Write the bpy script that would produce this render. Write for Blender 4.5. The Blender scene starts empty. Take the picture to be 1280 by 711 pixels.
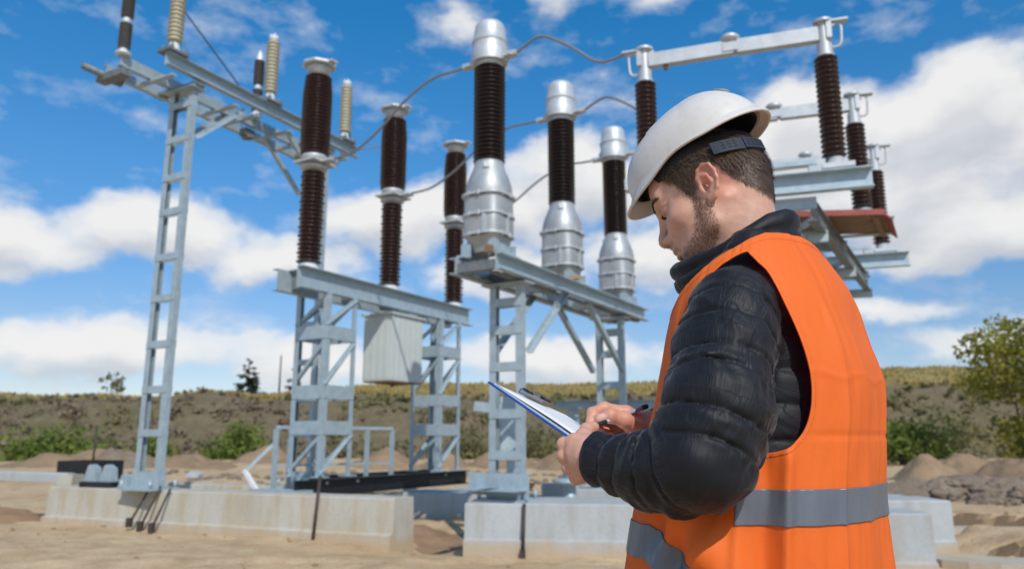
import bpy, math, random
import numpy as np
from mathutils import Vector, Matrix, noise
random.seed(7); rng = np.random.default_rng(7)
C = bpy.context.scene.collection
scene = bpy.context.scene
R = math.radians
PITCH = 11.5; CAMZ = 1.25
QUICK = False

# ---------------------------------------------------------------- helpers
class MB:
    """collects simple shapes into one mesh"""
    def __init__(s): s.v=[]; s.f=[]; s.sm=[]; s.mi=[]
    def add(s, verts, faces, smooth=False, mi=0):
        o=len(s.v); s.v += [tuple(p) for p in verts]
        for f in faces:
            s.f.append(tuple(i+o for i in f)); s.sm.append(smooth); s.mi.append(mi)
    def box(s, c, size, ax=None, mi=0):
        """box centred at c, size along axes ax (list of three vectors)"""
        X,Y,Z = ax if ax else (Vector((1,0,0)),Vector((0,1,0)),Vector((0,0,1)))
        X,Y,Z=Vector(X),Vector(Y),Vector(Z); c=Vector(c); a,b,d=[q/2 for q in size]
        P=[c+X*i*a+Y*j*b+Z*k*d for k in(-1,1) for j in(-1,1) for i in(-1,1)]
        s.add(P,[(0,2,3,1),(4,5,7,6),(0,1,5,4),(2,6,7,3),(0,4,6,2),(1,3,7,5)],False,mi)
    def bar(s, p0, p1, prof, up=(0,0,1), mi=0):
        """extrude a closed 2-D profile (side, up) from p0 to p1"""
        p0,p1=Vector(p0),Vector(p1); a=(p1-p0).normalized(); up=Vector(up)
        sd=a.cross(up).normalized(); u=sd.cross(a)
        n=len(prof)
        V=[p0+sd*x+u*y for x,y in prof]+[p1+sd*x+u*y for x,y in prof]
        F=[(i,(i+1)%n,n+(i+1)%n,n+i) for i in range(n)]
        F+= [tuple(range(n-1,-1,-1)), tuple(range(n,2*n))]
        s.add(V,F,False,mi)
    def lathe(s, prof, c=(0,0,0), seg=24, axis=(0,0,1), cap=True, smooth=True, mi=0):
        """revolve (r,z) pairs about an axis through c"""
        a=Vector(axis).normalized(); t=Vector((1,0,0)) if abs(a.x)<.9 else Vector((0,1,0))
        x=a.cross(t).normalized(); y=a.cross(x); c=Vector(c)
        V=[];F=[]
        for r,z in prof:
            for i in range(seg):
                q=2*math.pi*i/seg; V.append(c+a*z+(x*math.cos(q)+y*math.sin(q))*r)
        for j in range(len(prof)-1):
            for i in range(seg):
                k=(i+1)%seg; F.append((j*seg+i,j*seg+k,(j+1)*seg+k,(j+1)*seg+i))
        if cap:
            F.append(tuple(range(seg-1,-1,-1))); o=(len(prof)-1)*seg; F.append(tuple(o+i for i in range(seg)))
        s.add(V,F,smooth,mi)
    def tube(s, pts, r, seg=10, mi=0, cap=True):
        pts=[Vector(p) for p in pts]; n=len(pts)
        rr=r if isinstance(r,(list,tuple)) else [r]*n
        t0=(pts[1]-pts[0]).normalized(); ref=Vector((0,0,1)) if abs(t0.z)<.9 else Vector((1,0,0))
        x=t0.cross(ref).normalized(); V=[];F=[]
        for i,p in enumerate(pts):
            t=(pts[min(i+1,n-1)]-pts[max(i-1,0)]).normalized()
            x=(x-t*x.dot(t)).normalized(); y=t.cross(x)
            for k in range(seg):
                q=2*math.pi*k/seg; V.append(p+(x*math.cos(q)+y*math.sin(q))*rr[i])
        for i in range(n-1):
            for k in range(seg):
                m=(k+1)%seg; F.append((i*seg+k,i*seg+m,(i+1)*seg+m,(i+1)*seg+k))
        if cap:
            F.append(tuple(range(seg-1,-1,-1))); F.append(tuple((n-1)*seg+k for k in range(seg)))
        s.add(V,F,True,mi)
    def build(s, name, mat, parent=None, auto=None, bevel=0):
        me=bpy.data.meshes.new(name); me.from_pydata(s.v,[],s.f)
        me.polygons.foreach_set('use_smooth',s.sm); 
        mats=mat if isinstance(mat,(list,tuple)) else [mat]
        for m in mats: me.materials.append(m)
        if len(mats)>1: me.polygons.foreach_set('material_index',s.mi)
        me.update()
        o=bpy.data.objects.new(name,me); C.objects.link(o)
        if parent is not None:
            o.parent=parent; o.matrix_parent_inverse=parent.matrix_world.inverted() if False else Matrix()
        if auto: smooth_angle(me,auto)
        if bevel:
            b=o.modifiers.new('bevel','BEVEL'); b.width=bevel; b.segments=2; b.limit_method='ANGLE'; b.angle_limit=R(40)
        return o

def smooth_angle(me,deg):
    """smooth shading with sharp edges above an angle"""
    me.polygons.foreach_set('use_smooth',[True]*len(me.polygons))
    me.set_sharp_from_angle(angle=R(deg))

def tag(o,label=None,cat=None,group=None,kind=None):
    if label: o['label']=label
    if cat: o['category']=cat
    if group: o['group']=group
    if kind: o['kind']=kind
    return o
def empty(name,loc=(0,0,0)):
    o=bpy.data.objects.new(name,None); o.location=loc; o.empty_display_size=.2; C.objects.link(o); return o
def copy_tree(o,parent=None):
    c=o.copy(); C.objects.link(c)
    if parent is not None: c.parent=parent
    for ch in [q for q in bpy.data.objects if q.parent==o]: copy_tree(ch,c)
    return c
def chan(h,w,t=.012,open_=1):
    """C section: web at side 0, flanges towards open_*side"""
    k=open_
    return [(0,-h/2),(k*w,-h/2),(k*w,-h/2+t),(k*t,-h/2+t),(k*t,h/2-t),(k*w,h/2-t),(k*w,h/2),(0,h/2)][::k]
def angle_(w,t=.008,sx=1,sy=1):
    P=[(0,0),(w,0),(w,t),(t,t),(t,w),(0,w)]
    P=[(x*sx,y*sy) for x,y in P]
    return P if sx*sy>0 else P[::-1]
def rect(w,h): return [(-w/2,-h/2),(w/2,-h/2),(w/2,h/2),(-w/2,h/2)]
def spline(P,n=8):
    P=[Vector(p) for p in P]; out=[]
    Q=[P[0]*2-P[1]]+P+[P[-1]*2-P[-2]]
    for i in range(1,len(Q)-2):
        a,b,c,d=Q[i-1:i+3]
        for k in range(n):
            t=k/n; out.append(.5*((2*b)+(c-a)*t+(2*a-5*b+4*c-d)*t*t+(3*b-a-3*c+d)*t**3))
    out.append(P[-1]); return out

# ---------------------------------------------------------------- materials
class NT:
    def __init__(s,tree): s.t=tree
    def n(s,typ,**kw):
        q=s.t.nodes.new(typ)
        for k,v in kw.items():
            if k.startswith('i_'):
                key=k[2:]; key=int(key) if key.isdigit() else key
                if isinstance(v,bpy.types.NodeSocket): s.t.links.new(v,q.inputs[key])
                else: q.inputs[key].default_value=v
            else: setattr(q,k,v)
        return q
    def l(s,a,b): s.t.links.new(a,b)
    def math(s,op,a,b=None,c=None,clamp=False):
        q=s.t.nodes.new('ShaderNodeMath'); q.operation=op; q.use_clamp=clamp
        for i,v in enumerate((a,b,c)):
            if v is None: continue
            if isinstance(v,bpy.types.NodeSocket): s.t.links.new(v,q.inputs[i])
            else: q.inputs[i].default_value=v
        return q.outputs[0]
    def mix(s,f,a,b,typ='MIX'):
        q=s.t.nodes.new('ShaderNodeMix'); q.data_type='RGBA'; q.blend_type=typ
        for i,v in ((0,f),(6,a),(7,b)):
            if isinstance(v,bpy.types.NodeSocket): s.t.links.new(v,q.inputs[i])
            elif i==0: q.inputs[0].default_value=v
            else: q.inputs[i].default_value=tuple(v)+((1,) if len(v)==3 else ())
        return q.outputs[2]
    def ramp(s,f,stops):
        q=s.t.nodes.new('ShaderNodeValToRGB'); e=q.color_ramp.elements
        while len(e)<len(stops): e.new(.5)
        for i,(p,c) in enumerate(stops):
            e[i].position=p; e[i].color=tuple(c)+((1,) if len(c)==3 else ())
        s.t.links.new(f,q.inputs[0]); return q.outputs[0]
    def noise(s,scale,detail=4,rough=.55,vec=None,dist=0):
        q=s.n('ShaderNodeTexNoise'); q.inputs['Scale'].default_value=scale; q.inputs['Detail'].default_value=detail
        q.inputs['Roughness'].default_value=rough; q.inputs['Distortion'].default_value=dist
        if vec is not None: s.l(vec,q.inputs['Vector'])
        return q.outputs['Fac']
def new_mat(name):
    m=bpy.data.materials.new(name); m.use_nodes=True; t=m.node_tree; t.nodes.clear()
    k=NT(t); out=k.n('ShaderNodeOutputMaterial'); b=k.n('ShaderNodeBsdfPrincipled'); k.l(b.outputs[0],out.inputs[0])
    k.b=b; k.out=out; k.obj=k.n('ShaderNodeTexCoord').outputs['Object']; k.geo=k.n('ShaderNodeNewGeometry')
    return m,k
def setp(k,col=None,rough=None,metal=None,spec=None):
    b=k.b
    for key,v in (('Base Color',col),('Roughness',rough),('Metallic',metal),('Specular IOR Level',spec)):
        if v is None: continue
        if isinstance(v,bpy.types.NodeSocket): k.l(v,b.inputs[key])
        elif key=='Base Color': b.inputs[key].default_value=tuple(v)+(1,)
        else: b.inputs[key].default_value=v
def bump(k,h,strength=.3,dist=.01):
    q=k.n('ShaderNodeBump'); q.inputs['Strength'].default_value=strength; q.inputs['Distance'].default_value=dist
    k.l(h,q.inputs['Height']); k.l(q.outputs[0],k.b.inputs['Normal'])
def mottled(name,c0,c1,scale=6,rough=.5,metal=0,bumpy=0,bscale=60,detail=5,r2=None,spec=None):
    m,k=new_mat(name); n=k.noise(scale,detail,.6,k.obj); f=k.ramp(n,[(.3,(0,0,0)),(.7,(1,1,1))])
    setp(k,k.mix(f,c0,c1),None,metal,spec)
    if r2 is None: setp(k,None,rough)
    else: setp(k,None,k.math('MULTIPLY_ADD',n,r2-rough,rough))
    if bumpy: bump(k,k.noise(bscale,4,.6,k.obj),bumpy,.01)
    return m
M={}
M['steel']=mottled('galvanized_steel',(.35,.435,.48),(.47,.56,.605),9,.42,.35,.08,120,r2=.62)
M['steel_dark']=mottled('weathered_steel',(.13,.145,.15),(.25,.27,.27),14,.6,.3)
M['alu']=mottled('cast_aluminium',(.50,.52,.53),(.63,.65,.66),7,.42,.35,.03,120,r2=.58)
M['silver']=mottled('silver_paint',(.37,.385,.39),(.50,.515,.52),5,.42,.42,.03,60,r2=.58)
M['brown']=mottled('brown_glazed_porcelain',(.034,.015,.012),(.055,.025,.020),20,.20,0,r2=.36)
M['brown_dark']=mottled('dark_brown_glazed_porcelain',(.019,.011,.009),(.032,.019,.016),20,.22,0,r2=.4)
M['beige']=mottled('beige_silicone',(.40,.36,.25),(.52,.47,.34),12,.5)
M['grey_ins']=mottled('grey_polymer',(.085,.085,.085),(.14,.135,.13),12,.5)
M['white_metal']=mottled('pale_cement_metal',(.62,.66,.68),(.78,.80,.8),14,.45,.1)
M['cabinet']=mottled('cabinet_paint',(.52,.57,.54),(.58,.62,.59),3,.4,0,.02,30)
M['black_steel']=mottled('black_primer',(.008,.009,.010),(.02,.02,.022),12,.45)
M['rod']=mottled('dark_rod_steel',(.03,.025,.022),(.08,.06,.05),25,.6,.2)
M['timber']=mottled('pale_timber',(.42,.26,.13),(.55,.36,.2),9,.8)
M['wood']=mottled('raw_wood',(.17,.10,.055),(.28,.175,.10),9,.8)
M['red_board']=mottled('red_painted_edge',(.24,.045,.035),(.34,.075,.055),9,.6)
M['cable']=mottled('stranded_conductor',(.24,.25,.26),(.36,.37,.38),80,.5,.5)
M['dark_cable']=mottled('dark_cable',(.03,.05,.08),(.05,.07,.1),80,.5)
M['white_bar']=mottled('white_painted_bar',(.7,.72,.74),(.8,.8,.8),9,.5)

def concrete(name,c0,c1,stain):
    m,k=new_mat(name)
    n=k.noise(1.3,7,.65,k.obj); n2=k.noise(22,5,.6,k.obj)
    mp=k.n('ShaderNodeMapping'); k.l(k.obj,mp.inputs[0]); mp.inputs['Scale'].default_value=(3.5,3.5,.5)
    st=k.noise(1.6,5,.6,mp.outputs[0])
    col=k.mix(k.ramp(n,[(.3,(0,0,0)),(.7,(1,1,1))]),c0,c1)
    col=k.mix(k.math('MULTIPLY',k.ramp(st,[(.46,(0,0,0)),(.70,(1,1,1))]),.75),col,stain)
    col=k.mix(k.math('MULTIPLY',k.ramp(n2,[(.35,(1,1,1)),(.5,(0,0,0))]),.10),col,(.16,.15,.13))
    vo=k.n('ShaderNodeTexVoronoi'); vo.inputs['Scale'].default_value=26; k.l(k.obj,vo.inputs['Vector'])
    pit=k.ramp(vo.outputs['Distance'],[(.04,(0,0,0)),(.14,(1,1,1))])
    col=k.mix(k.math('MULTIPLY',k.math('SUBTRACT',1.0,pit),.12),col,(.1,.09,.08))
    sz=k.n('ShaderNodeSeparateXYZ'); k.l(k.obj,sz.inputs[0])
    dirt=k.math('ADD',sz.outputs[2],k.math('MULTIPLY',k.math('SUBTRACT',n,.5),.45))
    col=k.mix(k.math('MULTIPLY',k.ramp(dirt,[(.03,(1,1,1)),(.17,(0,0,0))]),.7),col,(.50,.36,.21))
    setp(k,col,.85); bump(k,k.math('ADD',n2,k.math('MULTIPLY',pit,.5)),.35,.012)
    return m
M['concrete']=concrete('cast_concrete',(.44,.41,.34),(.54,.51,.44),(.43,.33,.20))
M['concrete_grey']=concrete('grey_concrete',(.38,.40,.40),(.47,.48,.48),(.36,.34,.30))

def sand(name,a,b,c,d,sc=1.0,steep=None):
    m,k=new_mat(name)
    n1=k.noise(.35*sc,6,.6,k.obj); n2=k.noise(2.6*sc,6,.65,k.obj); n3=k.noise(38,4,.6,k.obj)
    col=k.mix(k.ramp(n1,[(.35,(0,0,0)),(.65,(1,1,1))]),a,b)
    col=k.mix(k.math('MULTIPLY',k.ramp(n2,[(.45,(0,0,0)),(.7,(1,1,1))]),.75),col,c)
    col=k.mix(k.math('MULTIPLY',k.ramp(n3,[(.52,(0,0,0)),(.7,(1,1,1))]),.5),col,d)
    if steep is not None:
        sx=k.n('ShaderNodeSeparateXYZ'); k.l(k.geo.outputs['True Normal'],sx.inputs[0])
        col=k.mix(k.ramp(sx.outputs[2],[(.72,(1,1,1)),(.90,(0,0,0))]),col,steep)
    setp(k,col,.95,spec=.15)
    bump(k,k.math('ADD',k.math('MULTIPLY',n2,1.4),k.math('MULTIPLY',n3,.35)),.9,.05)
    return m
M['sand']=sand('site_sand',(.56,.385,.215),(.63,.465,.285),(.40,.255,.135),(.30,.19,.10),1.0,(.17,.115,.07))
M['soil']=sand('brown_soil',(.30,.19,.11),(.38,.25,.15),(.21,.135,.08),(.14,.09,.055))
M['heap']=sand('sand_heap',(.30,.20,.12),(.38,.26,.155),(.24,.16,.10),(.17,.11,.07))
M['rubble']=sand('earth_clods',(.25,.19,.135),(.33,.26,.19),(.17,.125,.085),(.11,.08,.055),3)

def leafmat(name,cols):
    m,k=new_mat(name)
    n=k.noise(.9,3,.6,k.obj); n2=k.noise(17,2,.5,k.obj)
    f=k.math('ADD',k.math('MULTIPLY',n,.55),k.math('MULTIPLY',n2,.45))
    st=[(.33+.34*i/(len(cols)-1),c) for i,c in enumerate(cols)]
    setp(k,k.ramp(f,st),.7,spec=.25)
    tr=k.n('ShaderNodeBsdfTranslucent'); k.l(k.b.inputs['Base Color'].links[0].from_socket,tr.inputs[0])
    mx=k.n('ShaderNodeMixShader'); mx.inputs[0].default_value=.38
    k.l(k.b.outputs[0],mx.inputs[1]); k.l(tr.outputs[0],mx.inputs[2]); k.l(mx.outputs[0],k.out.inputs[0])
    return m
M['leaf_autumn']=leafmat('autumn_leaves',[(.11,.13,.022),(.21,.23,.035),(.36,.32,.05),(.42,.27,.055)])
M['leaf_green']=leafmat('green_leaves',[(.10,.14,.028),(.17,.22,.045),(.27,.30,.07)])
M['leaf_olive']=leafmat('olive_leaves',[(.15,.15,.06),(.22,.205,.085),(.30,.255,.12)])
M['leaf_brown']=leafmat('dry_scrub',[(.17,.13,.085),(.25,.19,.125),(.33,.255,.17),(.25,.23,.115)])
M['leaf_dark']=leafmat('dark_needles',[(.018,.028,.016),(.03,.042,.02),(.045,.055,.03)])
M['grass_dry']=leafmat('dry_grass',[(.32,.24,.085),(.46,.34,.12),(.54,.41,.16)])
M['bark']=mottled('bark',(.07,.055,.045),(.13,.11,.09),12,.9)

# ---------------------------------------------------------------- camera, world, sun
cam=bpy.data.cameras.new('camera'); camo=bpy.data.objects.new('camera',cam); C.objects.link(camo)
camo.location=(0,0,CAMZ); camo.rotation_euler=(R(90+PITCH),0,0)
cam.sensor_width=36; cam.lens=36*950/1280; cam.clip_end=5000; cam.clip_start=.05
cam.dof.use_dof=True; cam.dof.focus_distance=1.16; cam.dof.aperture_fstop=5.2
scene.camera=camo
vs=scene.view_settings; vs.view_transform='Standard'; vs.look='None'; vs.gamma=1; vs.exposure=0.0; vs.use_curve_mapping=False
SUN_EL=43; SUN_AZ=163    # azimuth clockwise from +Y: behind the camera and to its right
sun=bpy.data.lights.new('sun','SUN'); sun.energy=3.3; sun.angle=R(.5); sun.color=(1,.95,.87)
so=bpy.data.objects.new('sun',sun); C.objects.link(so)
sd=Vector((math.sin(R(SUN_AZ))*math.cos(R(SUN_EL)),math.cos(R(SUN_AZ))*math.cos(R(SUN_EL)),math.sin(R(SUN_EL))))
so.rotation_euler=sd.to_track_quat('Z','Y').to_euler(); so.location=(10,-20,30)

w=bpy.data.worlds.new('World'); scene.world=w; w.use_nodes=True; w.node_tree.nodes.clear()
k=NT(w.node_tree); wo=k.n('ShaderNodeOutputWorld'); bg=k.n('ShaderNodeBackground'); k.l(bg.outputs[0],wo.inputs[0])
sky=k.n('ShaderNodeTexSky'); sky.sky_type='NISHITA'; sky.sun_disc=False; sky.sun_elevation=R(SUN_EL); sky.sun_rotation=R(SUN_AZ)
sky.air_density=1.0; sky.dust_density=.25; sky.ozone_density=2.2; sky.altitude=200
bg.inputs[1].default_value=.115
tc=k.n('ShaderNodeTexCoord').outputs['Generated']
sp=k.n('ShaderNodeSeparateXYZ'); k.l(tc,sp.inputs[0])
az=k.math('ARCTAN2',sp.outputs[0],sp.outputs[1]); el=k.math('ARCSINE',sp.outputs[2])
# clouds: (azimuth, elevation, radius az, radius el, strength) in degrees
CLOUDS=[(-36,12.8,12,2.9,.92),(-26,14.4,9,3.3,1.0),(-18,13.0,8,3.0,.85),(-43,10.6,6,2.5,.75),(-54,12,9,3.4,.8),
 (-30,6.2,17,2.7,.80),(-44,6.0,14,3.0,.85),(-14,5.6,11,2.4,.72),(-60,7,12,4,.8),
 (-9,16.4,8,3.6,.95),(-2,17.4,8,4.8,1.05),(6,19.2,8,4.6,1.0),(10,14,9,3.4,.7),(0,12.3,9,3.0,.75),
 (22,20.6,10,5.2,1.15),(31,20.4,9,4.8,1.12),(38,18.6,9,4.8,1.0),(26,16.4,12,4.6,1.1),(18,17.5,8,5.4,1.0),(33,13.6,13,3.2,1.05),(46,18,10,5,1.0),
 (44,14,12,4.5,.9),(25,8.4,7,1.6,.62),(34,6.0,12,1.9,.55),(3,5.8,14,2.4,.70),(14,6.2,9,2.0,.62),(60,16,14,6,.9),(72,10,12,5,.8),
 (4,33.0,6,2.6,.42),(13,32.5,8,2.6,.46),(-4,30.3,3.6,1.6,.34),(30,30.0,5,1.2,.36),(36,28.0,4,1.2,.28),(-17,31.8,4,1.3,.38),(-36,25.5,4,1.3,.22),(-25,22,4,1.5,.22),(8,27,9,2,.16),
 (-80,18,12,6,.9),(-110,14,20,6,.9),(-140,25,16,8,.9),(100,20,16,8,.9),(130,35,14,8,.8),(170,16,25,7,.9),(-170,40,14,7,.7)]
def cloud_density(az,el):
    cv=k.n('ShaderNodeCombineXYZ'); k.l(az,cv.inputs[0]); k.l(el,cv.inputs[1])
    P=cv.outputs[0]
    # domain warp for puffy edges
    wn=k.n('ShaderNodeTexNoise'); wn.inputs['Scale'].default_value=9; wn.inputs['Detail'].default_value=5; k.l(P,wn.inputs['Vector'])
    sb=k.n('ShaderNodeVectorMath',operation='SUBTRACT'); k.l(wn.outputs['Color'],sb.inputs[0]); sb.inputs[1].default_value=(.5,.5,.5)
    sc=k.n('ShaderNodeVectorMath',operation='SCALE'); k.l(sb.outputs[0],sc.inputs[0]); sc.inputs['Scale'].default_value=.10
    ad=k.n('ShaderNodeVectorMath',operation='ADD'); k.l(P,ad.inputs[0]); k.l(sc.outputs[0],ad.inputs[1]); Pw=ad.outputs[0]
    acc=None
    for a,e,ra,re,s in CLOUDS:
        d=k.n('ShaderNodeVectorMath',operation='SUBTRACT'); k.l(Pw,d.inputs[0]); d.inputs[1].default_value=(R(a),R(e),0)
        m=k.n('ShaderNodeVectorMath',operation='MULTIPLY'); k.l(d.outputs[0],m.inputs[0]); m.inputs[1].default_value=(1/R(ra),1/R(re),0)
        ln=k.n('ShaderNodeVectorMath',operation='LENGTH'); k.l(m.outputs[0],ln.inputs[0])
        v=k.math('MULTIPLY_ADD',ln.outputs['Value'],-s,s,clamp=True)
        acc=v if acc is None else k.math('SMOOTH_MAX',acc,v,.12)
    mp=k.n('ShaderNodeMapping'); k.l(P,mp.inputs[0]); mp.inputs['Scale'].default_value=(1,2.0,1)
    n=k.noise(6.5,10,.60,mp.outputs[0])
    return k.math('ADD',acc,k.math('MULTIPLY',k.math('SUBTRACT',n,.5),1.02))
den=cloud_density(az,el)
den_up=cloud_density(az,k.math('ADD',el,R(1.9)))
a=k.ramp(den,[(.10,(0,0,0)),(.20,(.24,.24,.24)),(.33,(.77,.77,.77)),(.52,(1,1,1))])
shade=k.math('SUBTRACT',k.math('MINIMUM',den_up,.85),k.math('MULTIPLY',k.math('MINIMUM',den,.85),.55))
cl=k.ramp(shade,[(.0,(7.7,7.65,7.55)),(.25,(6.7,6.75,6.85)),(.55,(5.1,5.35,5.8))])
hs=k.n('ShaderNodeHueSaturation'); k.l(sky.outputs[0],hs.inputs['Color']); hs.inputs['Saturation'].default_value=1.24; hs.inputs['Value'].default_value=1.0
tint=k.ramp(k.math('DIVIDE',el,R(45)),[(0.0,(.82,.76,.88)),(.18,(.92,.88,.95)),(.42,(.76,1.14,1.26)),(.75,(.30,1.26,1.42))])
skyc=k.mix(1.0,hs.outputs[0],tint,'MULTIPLY')
k.l(k.mix(k.math('MULTIPLY',a,.97),skyc,cl),bg.inputs[0])
# ---------------------------------------------------------------- terrain
def fbm(x,y,z=0,o=4,s=1.0):
    v=0;a=1;f=s
    for i in range(o):
        v+=a*noise.noise((x*f,y*f,z+7.3*i)); a*=.5; f*=2.1
    return v
def sst(a,b,x):
    t=max(0,min(1,(x-a)/(b-a))); return t*t*(3-2*t)
def gz(x,y):
    z=.07*sst(3,8,y)-.02
    if y<60:
        z+=.045*fbm(x,y,0,4,.55)*sst(1.5,5,y)+.030*fbm(x,y,3,3,2.1)*sst(3,6,y)
        for c_ in (7.0,8.5):
            q=(y-c_-.16*x-.25*noise.noise((x*.3,c_,1)))/.20
            if abs(q)<3: z+=(-.05*math.exp(-q*q)+.028*math.exp(-(abs(q)-1.5)**2*3))*(.6+.8*noise.noise((x*1.1,y,4)))*sst(-9,-6,-x)
    # the dug area to the right of the concrete: stepped ledges
    m=sst(4.7,5.6,x)*(1-sst(13.2,14.5,y))*sst(5,6.5,y)
    if m>0:
        q=y+.35*fbm(x,y,9,3,.8)+.16*(x-5)
        st=0
        for yy,h in ((8.3,.18),(9.6,-.26),(11.2,.24),(12.6,-.16)):
            st+=h*sst(yy-.06,yy+.10,q)
        z+=m*(st+.03)
    # lumpy ground in the middle distance
    z+=(.16*fbm(x,y,2,4,.4)+.05)*sst(15,22,y)*(1-sst(60,80,y))
    if 9.6<y<13.5 and 0: pass
    z-=.085*math.exp(-(((x-.9)/2.6)**2+((y-9.0)/1.3)**2))
    z-=.25*math.exp(-(((x+.95)/.55)**2+((y-10.4)/1.0)**2))
    return z
def grid_mesh(name,xs,ys,fz,mat,smooth=True):
    V=[(x,y,fz(x,y)) for y in ys for x in xs]; n=len(xs)
    F=[(j*n+i,j*n+i+1,(j+1)*n+i+1,(j+1)*n+i) for j in range(len(ys)-1) for i in range(n-1)]
    mb=MB(); mb.v=V; mb.f=F; mb.sm=[smooth]*len(F); mb.mi=[0]*len(F)
    return mb.build(name,mat)
def nonuni(a,b,n,p): return [a+(b-a)*(i/n)**p for i in range(n+1)]
xs=sorted(set([-x for x in nonuni(11,900,26,3.2)]+[-11+22*i/230 for i in range(231)]+nonuni(11,900,26,3.2)))
ys=sorted(set([-60,-30,-15,-8,-4,-2,0,1]+[2+.5*i for i in range(7)]+[5.5+i*.085 for i in range(120)]+nonuni(15.7,70,70,1.5)+nonuni(70,1500,14,2)))
tag(grid_mesh('ground',xs,ys,gz,M['sand']),kind='structure')

# far embankment: slope covered in scrub, dry field on top
def top_h(x,y):
    u=x/max(y,1)
    return 4.7+1.1*sst(.2,.5,u)
def hz(x,y):
    e=1.6*fbm(x,0,4,3,.05)
    s=sst(45+e,56+e,y)
    z=-.6+s*(top_h(x,y)+.1+.22*fbm(x,y,1,3,.15))+.5*fbm(x,y,6,4,.16)*s*(1-sst(57,64,y))
    u=x/max(y,1); z+=max(0,min(1,(y-56)/20))*(.80+1.65*sst(-.42,-.12,u)+.4*sst(.2,.5,u))+max(0,y-78)*.03
    return z
def hillmat():
    m,k=new_mat('scrub_slope')
    n1=k.noise(.16,5,.6,k.obj); n2=k.noise(1.2,6,.65,k.obj); n3=k.noise(7,4,.6,k.obj)
    sp=k.n('ShaderNodeSeparateXYZ'); k.l(k.obj,sp.inputs[0])
    slope=k.mix(k.ramp(n1,[(.38,(0,0,0)),(.62,(1,1,1))]),(.24,.18,.115),(.19,.165,.085))
    slope=k.mix(k.math('MULTIPLY',k.ramp(n2,[(.45,(0,0,0)),(.7,(1,1,1))]),.7),slope,(.36,.27,.175))
    field=k.mix(k.ramp(n2,[(.35,(0,0,0)),(.65,(1,1,1))]),(.52,.38,.145),(.40,.31,.115))
    yy=k.math('ADD',sp.outputs[1],k.math('MULTIPLY',k.math('SUBTRACT',n1,.5),9.0))
    t=k.n('ShaderNodeMapRange'); k.l(yy,t.inputs[0]); t.inputs[1].default_value=55.0; t.inputs[2].default_value=57.5
    col=k.mix(t.outputs[0],slope,field)
    col=k.mix(k.math('MULTIPLY',n3,.35),col,(.06,.05,.03))
    setp(k,col,.95,spec=.1); bump(k,k.math('ADD',n2,n3),.8,.3)
    return m
xs=[-170+i*1.0 for i in range(341)]; xs=[-900,-500,-300,-220]+xs+[220,300,500,900]
ys=[40+.5*i for i in range(61)]+[72,76,82,90,100,120,160,240,400,900]
tag(grid_mesh('hillside',xs,ys,hz,hillmat()),kind='structure')

# ---------------------------------------------------------------- vegetation
def leaf_faces(mb,pts,size,mi=0,aspect=1.6,upbias=.0):
    for p in pts:
        d=Vector(rng.normal(size=3)); d.z+=upbias; d.normalize(); t=d.orthogonal().normalized()
        t=Matrix.Rotation(random.random()*6.28,3,d)@t; b=d.cross(t)
        s=size*random.uniform(.6,1.35); p=Vector(p)
        mb.add([p-t*s*aspect*.5,p-b*s*.5,p+t*s*aspect*.5,p+b*s*.42],[(0,1,2,3)],False,mi)
def clump_pts(c,r,n,squash=(1,1,1)):
    q=rng.normal(size=(n,3)); q/=np.linalg.norm(q,axis=1)[:,None]; q*= (rng.random(n)**.45)[:,None]*r
    return q*np.array(squash)+np.array(c)
def bush(name,x,y,w,h,mat,label,group,n=900,leaf=.13,lobes=9,base=None):
    z0=(hz(x,y) if y>43 else gz(x,y)) if base is None else base
    st=MB(); lf=MB()
    for i in range(lobes):
        a=random.random()*6.28; rr=random.random()**.6
        hx=x+math.cos(a)*rr*w*.38; hy=y+math.sin(a)*rr*w*.3; hh=z0+h*random.uniform(.25,.86)*(1-.45*rr)
        st.tube(spline([(x+math.cos(a)*.1,y,z0-.1),((x+hx)/2,(y+hy)/2,z0+(hh-z0)*.6),(hx,hy,hh)],3),[.05*h/2]*3+[.03*h/2]*3+[.012*h/2],5)
        leaf_faces(lf,clump_pts((hx,hy,hh),random.uniform(.18,.30)*w,n//lobes,(1,1,min(1.0,.9*h/w+.25))),leaf)
    o=empty(name,(0,0,0)); tag(o,label,'bush',group)
    lf.build('foliage',mat,o); st.build('stem',M['bark'],o)
    return o
bush('bush',-15.3,44.0,4.4,3.0,M['leaf_green'],'rounded green bush at the foot of the slope right of the ladder mast','green bushes on the slope',2600,.17,14)
bush('bush',-26.0,44.2,6.5,2.5,M['leaf_green'],'long low green bush at far left below the scrub slope','green bushes on the slope',2400,.19,16)
bush('bush',-20.8,44.5,3.6,2.5,M['leaf_green'],'green bush directly behind the left ladder mast','green bushes on the slope',1500,.17,10)
bush('bush',1.2,45.0,7.0,2.6,M['leaf_olive'],'olive bush seen between the two concrete-footed ladder frames','green bushes on the slope',1900,.18,14)
bush('bush',-3.0,45.5,4.5,2.7,M['leaf_olive'],'olive bush behind the right lattice tower of the cabinet frame','green bushes on the slope',1500,.18,12)
bush('bush',17.5,34.5,4.0,2.3,M['leaf_green'],'low green bush between the sand heaps and the autumn tree','green bushes on the slope',1900,.15,12)
bush('bush',23.0,43.0,7.0,3.0,M['leaf_olive'],'wide olive green bush on the slope left of the autumn tree','green bushes on the slope',2300,.17,14)
bush('bush',20.5,47.0,6.0,2.2,M['leaf_olive'],'grey olive bush halfway up the slope right of the man','green bushes on the slope',1600,.18,12)
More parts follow.
